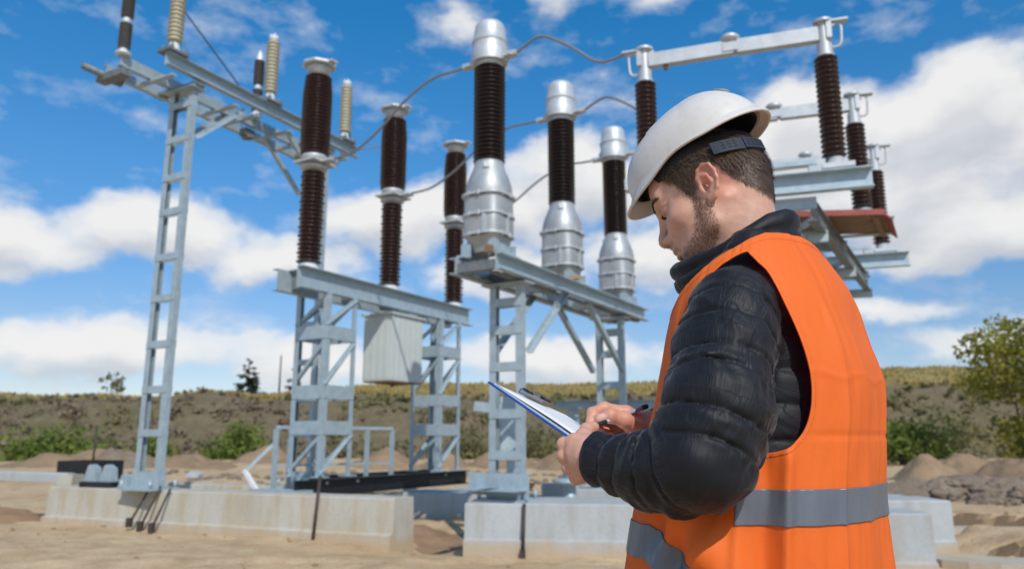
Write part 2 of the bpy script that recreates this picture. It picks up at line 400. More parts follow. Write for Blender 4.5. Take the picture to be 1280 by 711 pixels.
# scrub that reads as one mass
sc=MB()
for i in range(1050):
    y=random.uniform(44.5,57.5); x=random.uniform(-1.0,1.0)*y*.82
    h=random.uniform(.35,1.1)*(1.0 if y<53 else .45 if y<55.5 else .18); z=hz(x,y)
    if noise.noise((x*.12,y*.2,1.7))<-.28: continue
    leaf_faces(sc,clump_pts((x,y,z+h*.4),h*.85,16,(1.15,1,.75)),.24,0 if noise.noise((x*.07,y*.1,5))<.12 else 1)
tag(sc.build('scrub',[M['leaf_brown'],M['leaf_olive']]),'dry brown and olive scrub covering the far slope','scrub',kind='stuff')
gr=MB()
for i in range(26000):
    y=55.5+24*random.random(); x=random.uniform(-1,1)*y*.85; z=hz(x,y)
    if noise.noise((x*.22,y*.35,9.1))<-.12+.5*random.random()-.25: continue
    s=random.uniform(.10,.34); a=random.random()*3.14; d=Vector((math.cos(a),math.sin(a),0))*.10
    l=Vector((random.uniform(-.15,.15),random.uniform(-.15,.15),s)); p=Vector((x,y,z-.03))
    gr.add([p-d,p+d,p+l+d*.4,p+l-d*.4],[(0,1,2,3)])
tag(gr.build('dry_grass',M['grass_dry']),'straw coloured grass along the crest of the slope','grass',kind='stuff')

def limb_tree(name,x,y,h,label,leafm,nl,leaf,spread,n_limb=9,trunk_r=.1,conifer=False,first=.2,bare=0,z0=None,crown_r=.55):
    z0=hz(x,y)-.1 if z0 is None else z0
    tr=MB(); cr=MB(); 
    tr.tube([(x,y,z0),(x+.03*h,y,z0+h*.4),(x+.01*h,y,z0+h*.97)],[trunk_r,trunk_r*.7,trunk_r*.12],7)
    pts=[]
    for i in range(n_limb):
        t=first+(1-first)*(i+.5)/n_limb; a=i*2.4+random.random(); 
        L=spread*((1-t)*.95+.12 if conifer else (.55+.6*math.sin(math.pi*min(1,t*1.0)))*random.uniform(.7,1.1))
        p0=Vector((x+.02*h,y,z0+h*t)); dz=(-.12 if conifer else random.uniform(.25,.6))*L
        p1=p0+Vector((math.cos(a)*L,math.sin(a)*L,dz)); pm=(p0+p1)/2+Vector((0,0,.08*L))
        tr.tube([p0,pm,p1],[trunk_r*.35,trunk_r*.22,trunk_r*.08],5)
        for j in range(3):
            q=p0.lerp(p1,random.uniform(.45,.95)); b=a+random.uniform(-1,1)
            e=q+Vector((math.cos(b),math.sin(b),random.uniform(.1,.9)))*L*.45
            tr.tube([q,q.lerp(e,.5)+Vector((0,0,.04*L)),e],[trunk_r*.12,trunk_r*.09,trunk_r*.04],4)
            if random.random()>=bare: pts.append((e,L*.34))
        if random.random()>=bare: pts.append((p1,L*.42)); pts.append((pm,L*.38))
    R2=sum(r*r for p,r in pts) or 1
    for p,r in pts:
        leaf_faces(cr,clump_pts(p,max(r,.1)*crown_r*1.8,max(3,int(nl*r*r/R2)),(1,1,.45 if conifer else .8)),leaf)
    o=empty(name,(0,0,0)); tag(o,label,'tree'); tr.build('trunk',M['bark'],o)
    if pts: cr.build('crown',leafm,o)
    return o
limb_tree('small_tree',-38.8,74,2.6,'small sparse tree on the crest at far left',M['leaf_olive'],520,.15,.95,9,.06,first=.25,bare=.3)
limb_tree('conifer_tree',-25.6,74,3.8,'dark conifer alone on the crest right of the ladder mast',M['leaf_dark'],1700,.16,1.3,18,.1,True,.06)
limb_tree('conifer_tree',-21.3,74.5,2.5,'small dark conifer half hidden by the cabinet frame',M['leaf_dark'],420,.15,.8,10,.07,True,.1)
# autumn trees at the right edge
limb_tree('autumn_tree',22.4,31.0,5.5,'bushy yellow-green autumn tree at the right edge of the site',M['leaf_autumn'],9500,.14,2.5,16,.13,first=.06,bare=.04,z0=-.1,crown_r=.62)
limb_tree('autumn_tree',26.0,33.0,6.6,'taller yellowing tree behind the bushy one, cut by the picture edge',M['leaf_autumn'],7500,.15,2.9,15,.15,first=.15,bare=.1,z0=-.1)
limb_tree('bare_tree',21.5,33.0,5.8,'thin nearly leafless tree with bare twigs left of the autumn tree',M['leaf_olive'],160,.11,1.15,13,.06,first=.3,bare=.72,z0=-.1)

bush('bush',21.5,30.2,4.2,2.5,M['leaf_autumn'],'yellow-green bush filling the foot of the autumn trees at the right edge','green bushes on the slope',2600,.14,16,base=-.1)
po=empty('utility_pole',(0,0,0)); tag(po,'thin wooden pole standing on the crest beside the cabinet frame','pole')
mb=MB(); mb.lathe([(.10,0),(.07,3.9)],(-22.5,74,hz(-22.5,74)-.1),8); mb.build('shaft',M['bark'],po)

# ---------------------------------------------------------------- heaps, rubble
def heap(x,y,r,h,label,mat=None,sy=.8,seed=0):
    mb=MB(); n=40; m=14; V=[];F=[]
    for j in range(m+1):
        t=j/m
        for i in range(n):
            a=2*math.pi*i/n; rr=r*t*(1+.38*noise.noise((math.cos(a)*1.3+seed,math.sin(a)*1.3,seed)))
            px=x+math.cos(a)*rr; py=y+math.sin(a)*rr*sy
            z=.82*h*(1-t)**1.0*(1-.25*max(0,.25-t)*4*.6)+h*.34*noise.noise((px*.9,py*.9,seed))+h*.13*noise.noise((px*4,py*4,seed))
            V.append((px,py,gz(px,py)-.06+z*(1-t**6)))
    for j in range(m):
        for i in range(n):
            k_=(i+1)%n; F.append((j*n+i,(j+1)*n+i,(j+1)*n+k_,j*n+k_))
    mb.add(V,F,True); o=mb.build('sand_heap',mat or M['heap']); return tag(o,label,'sand heap','sand heaps before the slope')
heap(-11.3,36,2.6,1.05,'flat brown sand heap seen just right of the left ladder mast',seed=1)
heap(-13.8,33,2.2,.75,'low sand heap close behind the left ladder mast',seed=2)
heap(-4.9,31,1.9,1.15,'pointed sand heap visible through the left lattice tower',seed=3)
heap(-2.6,31.5,1.6,.95,'sand heap between the two lattice towers under the grey cabinet',seed=4)
heap(-.4,33,1.9,1.0,'sand heap right of the right lattice tower',seed=5)
heap(2.2,31,2.0,1.05,'sand heap seen just right of the first transformer mast',seed=6)
heap(11.9,22.5,1.55,.92,'pale pointed sand heap right behind the orange vest',seed=7)
heap(14.8,26,1.6,.9,'middle sand heap with a grassy foot behind the rubble band',seed=8)
heap(16.0,24.0,1.9,1.0,'broad sand heap nearest the right picture edge',seed=9)
heap(-19.3,36,4.6,.95,'wide ochre sand heap at far left in front of the green bush',seed=10)
heap(-15.6,31,1.7,1.05,'pale stony heap behind the black trough',M['rubble'],seed=11)
heap(-.95,10.9,1.0,.16,'patch of brown soil in the gap between the two front concrete blocks',M['soil'],1.1,seed=22)
rb=MB()
def rock(mb,c,s,seed,flat=.65):
    bm_v=[];n=7;m=5
    for j in range(m+1):
        ph=math.pi*j/m
        for i in range(n):
            a=2*math.pi*i/n; d=Vector((math.sin(ph)*math.cos(a),math.sin(ph)*math.sin(a),math.cos(ph)))
            q=1+.45*noise.noise(d*1.4+Vector((seed,seed*2.1,0)))
            bm_v.append((c[0]+d.x*s*q,c[1]+d.y*s*q*.85,c[2]+d.z*s*q*flat))
    F=[(j*n+i,(j+1)*n+i,(j+1)*n+(i+1)%n,j*n+(i+1)%n) for j in range(m) for i in range(n)]
    mb.add(bm_v,F,False)
for i in range(900):
    x=random.uniform(8.4,19); y=16.2+(x-8)*.12+random.gauss(0,.85)
    z=gz(x,y)+.30*math.exp(-((y-16.2-(x-8)*.12)/.9)**2)
    rock(rb,(x,y,z),random.choice((.06,.08,.10,.14,.2))*random.uniform(.7,1.3),i)
for i in range(260):
    x=random.uniform(-14,5); y=random.uniform(21,26); rock(rb,(x,y,gz(x,y)+.02),random.uniform(.04,.16),i+.3)
tag(rb.build('earth_rubble',M['rubble']),'band of broken earth clods and stones across the site','rubble',kind='stuff')
cl=MB()
for i in range(1500):
    y=random.uniform(4.5,14); x=random.uniform(-.8,.8)*y
    if noise.noise((x*.7,y*.7,3.3))<-.05+.3*random.random(): continue
    s=.006+.030*random.random()**4; rock(cl,(x,y,gz(x,y)+s*.2),s,i*.37,.7)
tag(cl.build('soil_clods',M['soil']),'small brown soil clods scattered over the sand in front','clods',kind='stuff')
# a low ridge under the right rubble band
def ridge(x,y): return gz(x,y)-.05+.42*math.exp(-((y-16.3-(x-8)*.12)/.85)**2)*(1+.5*fbm(x,y,8,4,1.1))*sst(6.0,8.0,x)*(1-sst(20,24,x))
tag(grid_mesh('soil_ridge',[5.8+.14*i for i in range(130)],[14.2+.12*i for i in range(40)],ridge,M['rubble']),'low ridge of dug earth behind the concrete at right','earth ridge',kind='stuff')
def stone(x,y,s,label,mat,dz=.3,seed=1):
    mb=MB(); rock(mb,(x,y,gz(x,y)+s*dz),s,seed,.6); o=mb.build('stone',mat); smooth_angle(o.data,30); return tag(o,label,'stone','loose pale stones')
stone(12.6,17.6,.16,'white stone on top of the rubble band at right',M['white_metal'],2.4,3)
stone(-8.9,22,.24,'pale stone on the ground right of the ladder mast',M['concrete_grey'],.7,4)
stone(.3,18.5,.26,'tan boulder between the right lattice tower and the transformer mast',M['sand'],.6,5)
stone(-.45,17.0,.30,'largest tan boulder behind the black channel end',M['sand'],.6,6)
for (x0,y0,lx,ly,lab,rt) in ((6.25,10.75,1.3,.55,'thin pale concrete slab lying on the dug ledge at right',.1),(4.75,7.75,1.15,.7,'broken pale slab half buried beside the right concrete block',-.25)):
    mb=MB(); V=[];n=14
    for zz in (0,.09):
        for i in range(n):
            a=2*math.pi*i/n; q=1+.28*noise.noise((math.cos(a)*1.1,math.sin(a)*1.1,x0))
            px=math.cos(a)*lx*q*.6; py=math.sin(a)*ly*q*.6; V.append((x0+px*math.cos(rt)-py*math.sin(rt),y0+px*math.sin(rt)+py*math.cos(rt),gz(x0,y0)-.01+zz+.03*noise.noise((px,py,2))))
    mb.add(V,[(i,(i+1)%n,n+(i+1)%n,n+i) for i in range(n)]+[tuple(range(n-1,-1,-1)),tuple(range(n,2*n))])
    tag(mb.build('concrete_slab',M['concrete']),lab,'slab')

# ---------------------------------------------------------------- concrete foundations
def block(p0,p1,depth,z1,label,mat,lip=.06,z0=-.25):
    """precast footing: p0-p1 is the top front edge, depth runs away from the camera"""
    a=Vector((p0[0],p0[1],0)); b=Vector((p1[0],p1[1],0)); L=(b-a).length; ax=(b-a)/L; ay=Vector((-ax.y,ax.x,0)); 
    if ay.y<0: ay=-ay
    mb=MB(); hl=.27
    prof=[(-lip-.02,z0),(-lip-.02,hl*z1*.9),(-lip*.3,hl*z1*1.05),(0,z1-.015),(.015,z1),(depth-.015,z1),(depth,z1-.015),(depth+lip*.6,z0)]
    n=max(2,int(L/.25)); V=[];F=[];m=len(prof)
    for i in range(n+1):
        q=a+ax*L*i/n
        for (d,z) in prof:
            w=.006*noise.noise((i*.7,d*9,z*5)); V.append(q+ay*(d+w)+Vector((0,0,z+w)))
    for i in range(n):
        for j in range(m):
            F.append((i*m+j,i*m+(j+1)%m,(i+1)*m+(j+1)%m,(i+1)*m+j))
    F.append(tuple(range(m))); F.append(tuple(n*m+j for j in range(m-1,-1,-1)))
    mb.add(V,[f[::-1] for f in F]); o=mb.build('foundation_block',mat)
    return tag(o,label,'concrete block','concrete foundation blocks')
block((-6.9,11.72),(-1.40,9.38),.45,.56,'long stained concrete block carrying the left ladder mast',M['concrete'])
block((-.545,9.12),(.125,9.03),1.1,.525,'short concrete block left of the dark rod under the first transformer mast',M['concrete_grey'])
block((.15,9.025),(2.6,8.70),1.1,.53,'long grey concrete block running behind the man with a seam at its left end',M['concrete_grey'])
block((-1.75,12.6),(-.25,12.1),.8,.42,'shaded concrete block under the right end of the black channel',M['concrete_grey'])
block((-3.6,12.0),(-2.6,11.55),.9,.46,'concrete block under the left lattice tower',M['concrete_grey'])
block((1.0,12.1),(2.3,11.75),.8,.50,'concrete block under the rear transformer mast',M['concrete_grey'])
heap(-7.95,11.75,1.5,.42,'brown soil heap at the far left beside the end of the long concrete block',M['soil'],.6,seed=21)
block((3.2,8.80),(4.90,8.80),.7,.58,'pale concrete block furthest right, its end standing free',M['concrete_grey'],.03)
block((2.55,7.36),(3.86,7.28),.6,.58,'nearer concrete block peeping out beside the orange vest',M['concrete_grey'],.03)
block((-7.6,15.2),(-2.6,13.3),.5,.44,'low concrete block behind the left mast seen above the front block',M['concrete'])
block((.55,15.0),(2.6,14.4),.5,.42,'far concrete block behind the raised forearm',M['concrete_grey'])
block((3.6,10.6),(5.2,10.2),.8,.5,'concrete block under the rear disconnector mast hidden behind the vest',M['concrete_grey'])
# ---------------------------------------------------------------- steel structures
class Row:
    """straight row of equipment: origin, unit direction d along it, n across it (to the left, away)"""
    def __init__(s,o,d):
        s.o=Vector((o[0],o[1],0)); s.d=Vector((d[0],d[1],0)).normalized(); s.n=Vector((-s.d.y,s.d.x,0))
    def p(s,t,n,z): return s.o+s.d*t+s.n*n+Vector((0,0,z))
    def ax(s): return [s.d,s.n,Vector((0,0,1))]
UP=Vector((0,0,1))
def ladder(row,t,z0,z1,sep,pw,rungs,parent,rh=.10,plate=True,mat=None):
    mat=mat or M['steel']; mb=MB(); h=.045
    for s in (1,-1):
        # channel post, web outwards
        prof=[(-s*0,-h),(s*-pw,-h),(s*-pw,-h+.012),(s*-.012,-h+.012),(s*-.012,h-.012),(s*-pw,h-.012),(s*-pw,h),(0,h)]
        p0=row.p(t,s*(sep/2+pw/2),z0); p1=row.p(t,s*(sep/2+pw/2),z1)
        V=[];n=len(prof)
        for q in (p0,p1):
            for a,b in prof: V.append(q+row.n*a+row.d*b)
        F=[(i,(i+1)%n,n+(i+1)%n,n+i) for i in range(n)]+[tuple(range(n-1,-1,-1)),tuple(range(n,2*n))]
        if s>0: F=[f[::-1] for f in F]
        mb.add(V,F)
    # cap plate
    mb.box(row.p(t,0,z1+.012),(.26,sep+pw*2.6,.02),row.ax())
    o=mb.build('mast',mat,parent)
    for z in rungs:
        r=MB()
        for s in (1,-1): r.box(row.p(t,0,z)+row.d*s*(h+.006),(.010,sep+pw*.9,rh),row.ax())
        r.build('rung',mat,o)
    if plate:
        b=MB(); b.box(row.p(t,0,z0+.015),(.5,sep+pw*2.4,.03),row.ax())
        for s in (1,-1):
            b.box(row.p(t,0,z0+.14)+row.d*s*(h+.008),(.012,sep+pw*1.5,.22),row.ax())
            for q in (1,-1):
                b.lathe([(.022,0),(.022,.1)],row.p(t+s*.2,q*(sep/2+pw*.9),z0+.03),8)
        b.build('base_plate',mat,o)
    return o
def beam(row,t0,t1,n,z0,z1,parent,open_=1,w=.08,mat=None,name='beam'):
    mb=MB(); mb.bar(row.p(t0,n,(z0+z1)/2),row.p(t1,n,(z0+z1)/2),chan(z1-z0,w,.012,open_))
    return mb.build(name,mat or M['steel'],parent)
def brace(p0,p1,w,parent,name='brace',mat=None,ref=None):
    mb=MB(); mb.bar(p0,p1,angle_(w,.008),ref or UP); return mb.build(name,mat or M['steel'],parent)
def sheds(z0,z1,rc,rs,n,alt=0,taper=None):
    """profile of a stack of insulator sheds"""
    P=[];p=(z1-z0)/n
    for i in range(n):
        z=z0+i*p; r=rs-(alt if i%2 else 0); 
        kf=1 if taper is None else taper((i+.5)/n)
        P+= [(rc*kf,z),(rc*kf,z+.22*p),(r*kf-.004,z+.38*p),(r*kf,z+.46*p),(r*kf-.003,z+.55*p),(rc*kf+.008,z+.86*p)]
    P.append((rc*(1 if taper is None else taper(1)),z1)); return P

# ---- row A: disconnector support on ladder masts, left
A=Row((-5.1,11.0),(.47,.883))
fa=empty('disconnector_support'); tag(fa,'tall two-masted galvanized frame at left carrying the beige and grey insulators','support frame')
ladder(A,0,.56,6.53,.42,.10,[6.3,5.75,5.14,4.6,3.9,3.28,2.6,1.95,1.34],fa)
ladder(A,3.0,.45,6.53,.42,.10,[6.3,5.75,5.14,4.6,3.9,3.28,2.6,1.95,1.34],fa)
beam(A,-.58,3.78,-.26,6.67,6.88,fa,1,.10); beam(A,-1.0,3.75,.14,6.58,6.74,fa,-1,.09); beam(A,-.95,3.6,.52,6.56,6.70,fa,-1,.09)
for t in (0,3.0):
    mb=MB(); mb.box(A.p(t,.14,6.59),(.16,1.0,.05),A.ax()); mb.build('cross_plate',M['steel_dark'],fa)
for t in (-.45,.75,1.2,1.95,2.5,3.45):
    mb=MB(); mb.box(A.p(t,.10,6.555),(.09,.86,.03),A.ax()); mb.build('tie_plate',M['steel'],fa)
for t0,t1,nn in ((.1,1.0,-.24),(.1,1.0,.24),(2.9,1.95,-.24),(2.9,1.95,.3)):
    brace(A.p(t0,nn,5.75),A.p(t1,nn,6.56),.07,fa)
mb=MB(); mb.lathe([(.05,0),(.05,.42),(.075,.42),(.075,.6)],A.p(-1.32,.5,6.50),12,A.d); mb.box(A.p(-.95,.34,6.46),(.16,.6,.10),A.ax()); mb.build('drive_rod_housing',M['steel_dark'],fa)
mb=MB(); mb.box(A.p(1.55,.30,6.49),(.2,.16,.13),A.ax()); mb.lathe([(.09,0),(.09,.04)],A.p(1.55,.3,6.39),14); mb.build('drive_gearbox',M['steel_dark'],fa)
# beige insulators
def beige(t,n,label):
    o=empty('post_insulator',A.p(t,n,6.885)); tag(o,label,'insulator','beige post insulators on the left frame')
    mb=MB(); mb.box((0,0,.02),(.34,.30,.035),A.ax()); mb.box(A.d*.13+UP*.05,(.05,.3,.05),A.ax()); mb.box(A.d*-.13+UP*.05,(.05,.3,.05),A.ax())
    for a in (1,-1):
        for b in (1,-1): mb.lathe([(.016,0),(.016,.14)],A.d*a*.1+A.n*b*.1,8)
    mb.build('pedestal',M['steel_dark'],o)
    mb=MB(); mb.lathe([(.10,.06),(.10,.09),(.075,.10),(.07,.2)],(0,0,0),20); mb.build('base_flange',M['white_metal'],o)
    mb=MB(); mb.lathe(sheds(.2,1.16,.088,.115,14),(0,0,0),22); mb.build('insulator_body',M['beige'],o)
    mb=MB(); mb.lathe([(.07,1.16),(.075,1.22),(.08,1.23),(.08,1.26)],(0,0,0),18)
    for q in range(4): mb.lathe([(.014,1.25),(.014,1.31)],(.05*math.cos(q*1.57+.5),.05*math.sin(q*1.57+.5),0),8)
    mb.build('top_cap',M['white_metal'],o); return o
for t,l in ((-.445,'beige ribbed insulator at the near end of the left frame, cut by the top edge'),(1.49,'beige ribbed insulator in the middle of the left frame'),(3.44,'beige ribbed insulator behind the tallest brown breaker pole')):
    beige(t,-.26,l)
def greyins(t,n,label,k=1.0):
    o=empty('stacked_insulator',A.p(t,n,6.745)); tag(o,label,'insulator','grey two-part insulators on the left frame')
    mb=MB(); mb.lathe([(.11,0),(.11,.02),(.06,.03),(.055,.1)],(0,0,0),18); mb.build('base_flange',M['white_metal'],o)
    mb=MB(); mb.lathe(sheds(.1,.50*k,.066,.09,11),(0,0,0),20); mb.build('lower_body',M['grey_ins'],o)
    mb=MB(); mb.lathe([(.05,.5*k),(.055,.5*k+.02),(.055,.5*k+.07),(.05,.5*k+.09)],(0,0,0),18); mb.build('joint_collar',M['white_metal'],o)
    mb=MB(); mb.lathe(sheds(.5*k+.09,1.05*k,.066,.09,14),(0,0,0),20); mb.build('upper_body',M['grey_ins'],o)
    mb=MB(); mb.lathe([(.06,1.05*k),(.055,1.07*k),(.05,1.14*k),(.022,1.24*k),(.0,1.25*k)],(0,0,0),18,cap=False); mb.build('tip_cap',M['white_metal'],o); return o
greyins(-.97,.14,'dark grey two-part insulator on the overhanging near end of the left frame')
greyins(1.52,.08,'dark grey two-part insulator beside the middle beige one')
greyins(3.66,-.10,'dark grey two-part insulator half hidden behind the farthest beige one')

# ---- row B: circuit breaker with lattice towers and hanging cabinet
B=Row((-3.15,11.47),(.501,.865))
fb=empty('breaker_support'); tag(fb,'galvanized double-tower lattice stand under the three brown breaker poles','support frame')
beam(B,-.42,4.2,-.2,3.45,3.78,fb,1,.12,name='top_beam'); beam(B,-.42,4.2,.2,3.45,3.78,fb,-1,.12,name='top_beam')
for t in (-.1,1.0,2.0,3.1,4.0):
    mb=MB(); mb.box(B.p(t,0,3.60),(.08,.37,.2),B.ax()); mb.build('spacer',M['steel_dark'],fb)
def tower(t,z0,parent):
    a=.33; lg=MB(); z1=3.445
    for i in (1,-1):
        for j in (1,-1):
            P=[(0,0),(.09,0),(.09,.009),(.009,.009),(.009,.09),(0,.09)]
            V=[]
            for z in (z0,z1):
                for x,y in P: V.append(B.p(t+i*(a-x),j*(a-y),z))
            F=[(q,(q+1)%6,6+(q+1)%6,6+q) for q in range(6)]+[(5,4,3,2,1,0),(6,7,8,9,10,11)]
            lg.add(V,F if i*j<0 else [f[::-1] for f in F])
            lg.box(B.p(t+i*(a-.03),j*(a-.03),z0+.01),(.2,.2,.02),B.ax())
    o=lg.build('lattice_tower',M['steel'],parent)
    for z,hh in ((2.85,.2),(1.95,.2),(1.42,.2)):
        mb=MB()
        for s in (1,-1):
            mb.box(B.p(t+s*(a+.006),0,z),(.01,2*a-.02,hh),B.ax()); mb.box(B.p(t,s*(a+.006),z),(2*a-.02,.01,hh),B.ax())
        mb.build('batten',M['steel'],o)
    for zl,zh in ((2.95,3.42),(2.05,2.75),(.75,1.32)):
        for s in (1,-1):
            brace(B.p(t-a,s*(a-.02),zl),B.p(t+a,s*(a-.02),zh),.05,o)
            brace(B.p(t+s*(a-.02),-a,zh),B.p(t+s*(a-.02),a,zl),.05,o)
    return o
tower(.45,.70,fb); tower(3.42,.68,fb)
mb=MB(); 
for nn,op,ta in ((-.46,1,-.5),(.34,-1,.6)): mb.bar(B.p(ta,nn,.575),B.p(3.78,nn,.575),chan(.235,.1,.012,op))
mb.build('base_channel',M['black_steel'],fb)
mb=MB()
for t in (.12,.78,3.1,3.75): mb.lathe([(.022,0),(.022,.035)],B.p(t,-.46,.635),8,-B.n)
mb.build('bolt',M['white_metal'],fb)
# the pad the front of the black channel stands on
mb=MB(); mb.box(B.p(-.45,-.15,.50),(.35,.9,.12),B.ax()); mb.build('bearing_plate',M['steel'],fb)
# cabinet
cb=empty('control_cabinet',B.p(2.1,-.02,2.22)); tag(cb,'pale grey metal control cabinet hanging under the breaker beam','cabinet')
mb=MB(); hd,hn,H=.44,.30,1.12
V=[];prof=[]
def side(a,b,n_):   # shallow vertical ribs
    out=[]
    for i in range(n_):
        u=i/n_; q=a.lerp(b,u); nr=Vector(((b-a).y,-(b-a).x)).normalized(); r=.0035 if (i%4 in (1,2)) else 0
        out.append(q+nr*r)
    return out
cs=[Vector((-hd,-hn)),Vector((hd,-hn)),Vector((hd,hn)),Vector((-hd,hn))]
for i in range(4): prof+=side(cs[i],cs[(i+1)%4],24 if i%2==0 else 16)
n=len(prof)
for z in (.0,.05,H-.05,H):
    for q in prof:
        s=1.0 if .04<z<H-.04 else .985
        V.append(B.d*q.x*s+B.n*q.y*s+UP*z)
F=[(j*n+i,j*n+(i+1)%n,(j+1)*n+(i+1)%n,(j+1)*n+i) for j in range(3) for i in range(n)]+[tuple(range(n-1,-1,-1)),tuple(range(3*n,4*n))]
mb.add(V,F); mb.build('cabinet_shell',M['cabinet'],cb)
mb=MB(); mb.box(UP*(H+.015),(.96,.68,.03),B.ax()); mb.build('roof',M['cabinet'],cb)
mb=MB(); mb.box(UP*-.01,(.86,.58,.025),B.ax()); mb.lathe([(.03,-.08),(.045,-.04),(.045,-.02)],(0,0,0),12); mb.build('bottom_plate',M['wood'],cb)
mb=MB(); mb.box(UP*(H+.08),(.3,.42,.09),B.ax()); mb.build('hanger_bracket',M['steel'],cb)
# breaker poles
def pole(t,label):
    o=empty('breaker_pole',B.p(t,0,3.785)); tag(o,label,'circuit breaker','brown circuit breaker poles')
    mb=MB(); mb.lathe([(.19,0),(.19,.03),(.155,.035),(.15,.12)],(0,0,0),24); mb.box((0,0,.005),(.42,.42,.012),B.ax()); mb.build('base_flange',M['white_metal'],o)
    mb=MB(); mb.lathe(sheds(.12,1.62,.132,.195,22,.012),(0,0,0),28); mb.build('support_insulator',M['brown'],o)
    mb=MB(); mb.lathe([(.16,1.62),(.165,1.66),(.21,1.66),(.21,1.70),(.16,1.71),(.16,1.80),(.20,1.83),(.2,1.87),(.17,1.88)],(0,0,0),28)
    mb.build('mid_flange',M['alu'],o)
    mb=MB(); mb.box(-B.n*.26+UP*1.745,(.16,.34,.035),B.ax()); mb.box(-B.n*.02+UP*1.745,(.5,.44,.03),B.ax()); mb.build('terminal',M['alu'],o)
    mb=MB(); mb.lathe(sheds(1.88,3.24,.188,.238,23,0,lambda u:1-.10*sst(.72,1,u)-.06*(1-sst(0,.12,u))),(0,0,0),28); mb.build('interrupter_chamber',M['brown'],o)
    mb=MB(); mb.lathe([(.17,3.24),(.17,3.36),(.2,3.38)],(0,0,0),24); mb.lathe([(.245,3.40),(.275,3.42),(.275,3.455),(.23,3.475)],(0,0,0),8,smooth=False)
    mb.build('top_plate',M['alu'],o)
    mb=MB(); mb.box(-B.n*.24+UP*3.44,(.14,.2,.03),B.ax()); mb.build('terminal',M['alu'],o)
    return o
for t,l in ((0,'nearest and tallest brown breaker pole, left of the hanging cabinet'),(1.965,'middle brown breaker pole standing above the grey cabinet'),(3.96,'farthest brown breaker pole, right of the hanging cabinet')): pole(t,l)
# railing round the breaker platform
rl=empty('guard_railing'); tag(rl,'light steel guard railing around the foot of the left lattice tower','railing')
rp=[(-3.56,11.7),(-3.42,11.98),(-2.4,12.85),(-2.05,13.25)]
for x,y in rp:
    mb=MB(); zt=1.40; mb.bar((x,y,.45),(x,y,zt),rect(.06,.06),B.d) ; mb.build('post',M['steel'],rl)
mb=MB(); mb.bar((-3.56,11.7,1.43),(-2.05,13.25,1.43),rect(.05,.05)); mb.build('top_rail',M['steel'],rl)
mb=MB(); mb.bar((-3.56,11.7,.86),(-2.05,13.25,.86),rect(.03,.03)); mb.build('mid_rail',M['steel'],rl)
mb=MB(); mb.bar((-3.95,11.6,.80),(-3.57,11.75,1.22),rect(.045,.045)); mb.build('stair_rail',M['steel'],rl)
mb=MB(); mb.bar((-3.97,11.6,.80),(-3.74,11.5,.52),rect(.06,.05)); o=mb.build('leaning_bar',M['white_bar']); tag(o,'white steel bar leaning at the left end of the guard railing','bar')

# ---- row C: current transformers
Cc=Row((-.29,9.15),(.5145,.8575))
fc=empty('transformer_support'); tag(fc,'galvanized two-masted frame with knee braces under the three current transformers','support frame')
ladder(Cc,.45,.52,3.17,.385,.095,[2.95,2.60,2.14,1.56,1.06],fc,.11)
ladder(Cc,3.67,.50,3.17,.385,.095,[2.95,2.60,2.10,1.56,1.06],fc,.11)
beam(Cc,-.28,4.5,-.27,3.22,3.42,fc,1,.1); beam(Cc,-.32,4.45,.27,3.22,3.42,fc,-1,.1)
mb=MB()
for nn in (-.19,.19): mb.bar(Cc.p(-.2,nn,3.215),Cc.p(4.4,nn,3.215),rect(.10,.02))
mb.build('stiffener',M['steel_dark'],fc)
for t in (-.25,.45,1.3,2.9,3.67,4.35):
    mb=MB(); mb.box(Cc.p(t,0,3.29),(.08,.52,.12),Cc.ax()); mb.build('spacer',M['steel_dark'],fc)
for ta,tb in ((.52,1.55),(3.6,2.35)):
    for nn in (.255,-.255): brace(Cc.p(ta,nn,2.30),Cc.p(tb,nn,3.21),.075,fc)
for i,nn in enumerate((.62,-.5)):
    mb=MB(); mb.box(Cc.p(.2,nn*.35+.1,.66),(.3,.55,.012),Cc.ax())
    if i==0: mb.box(Cc.p(.33,.05,.72),(.012,.85,.26),Cc.ax())
    mb.build('foot_gusset',M['steel'],fc)
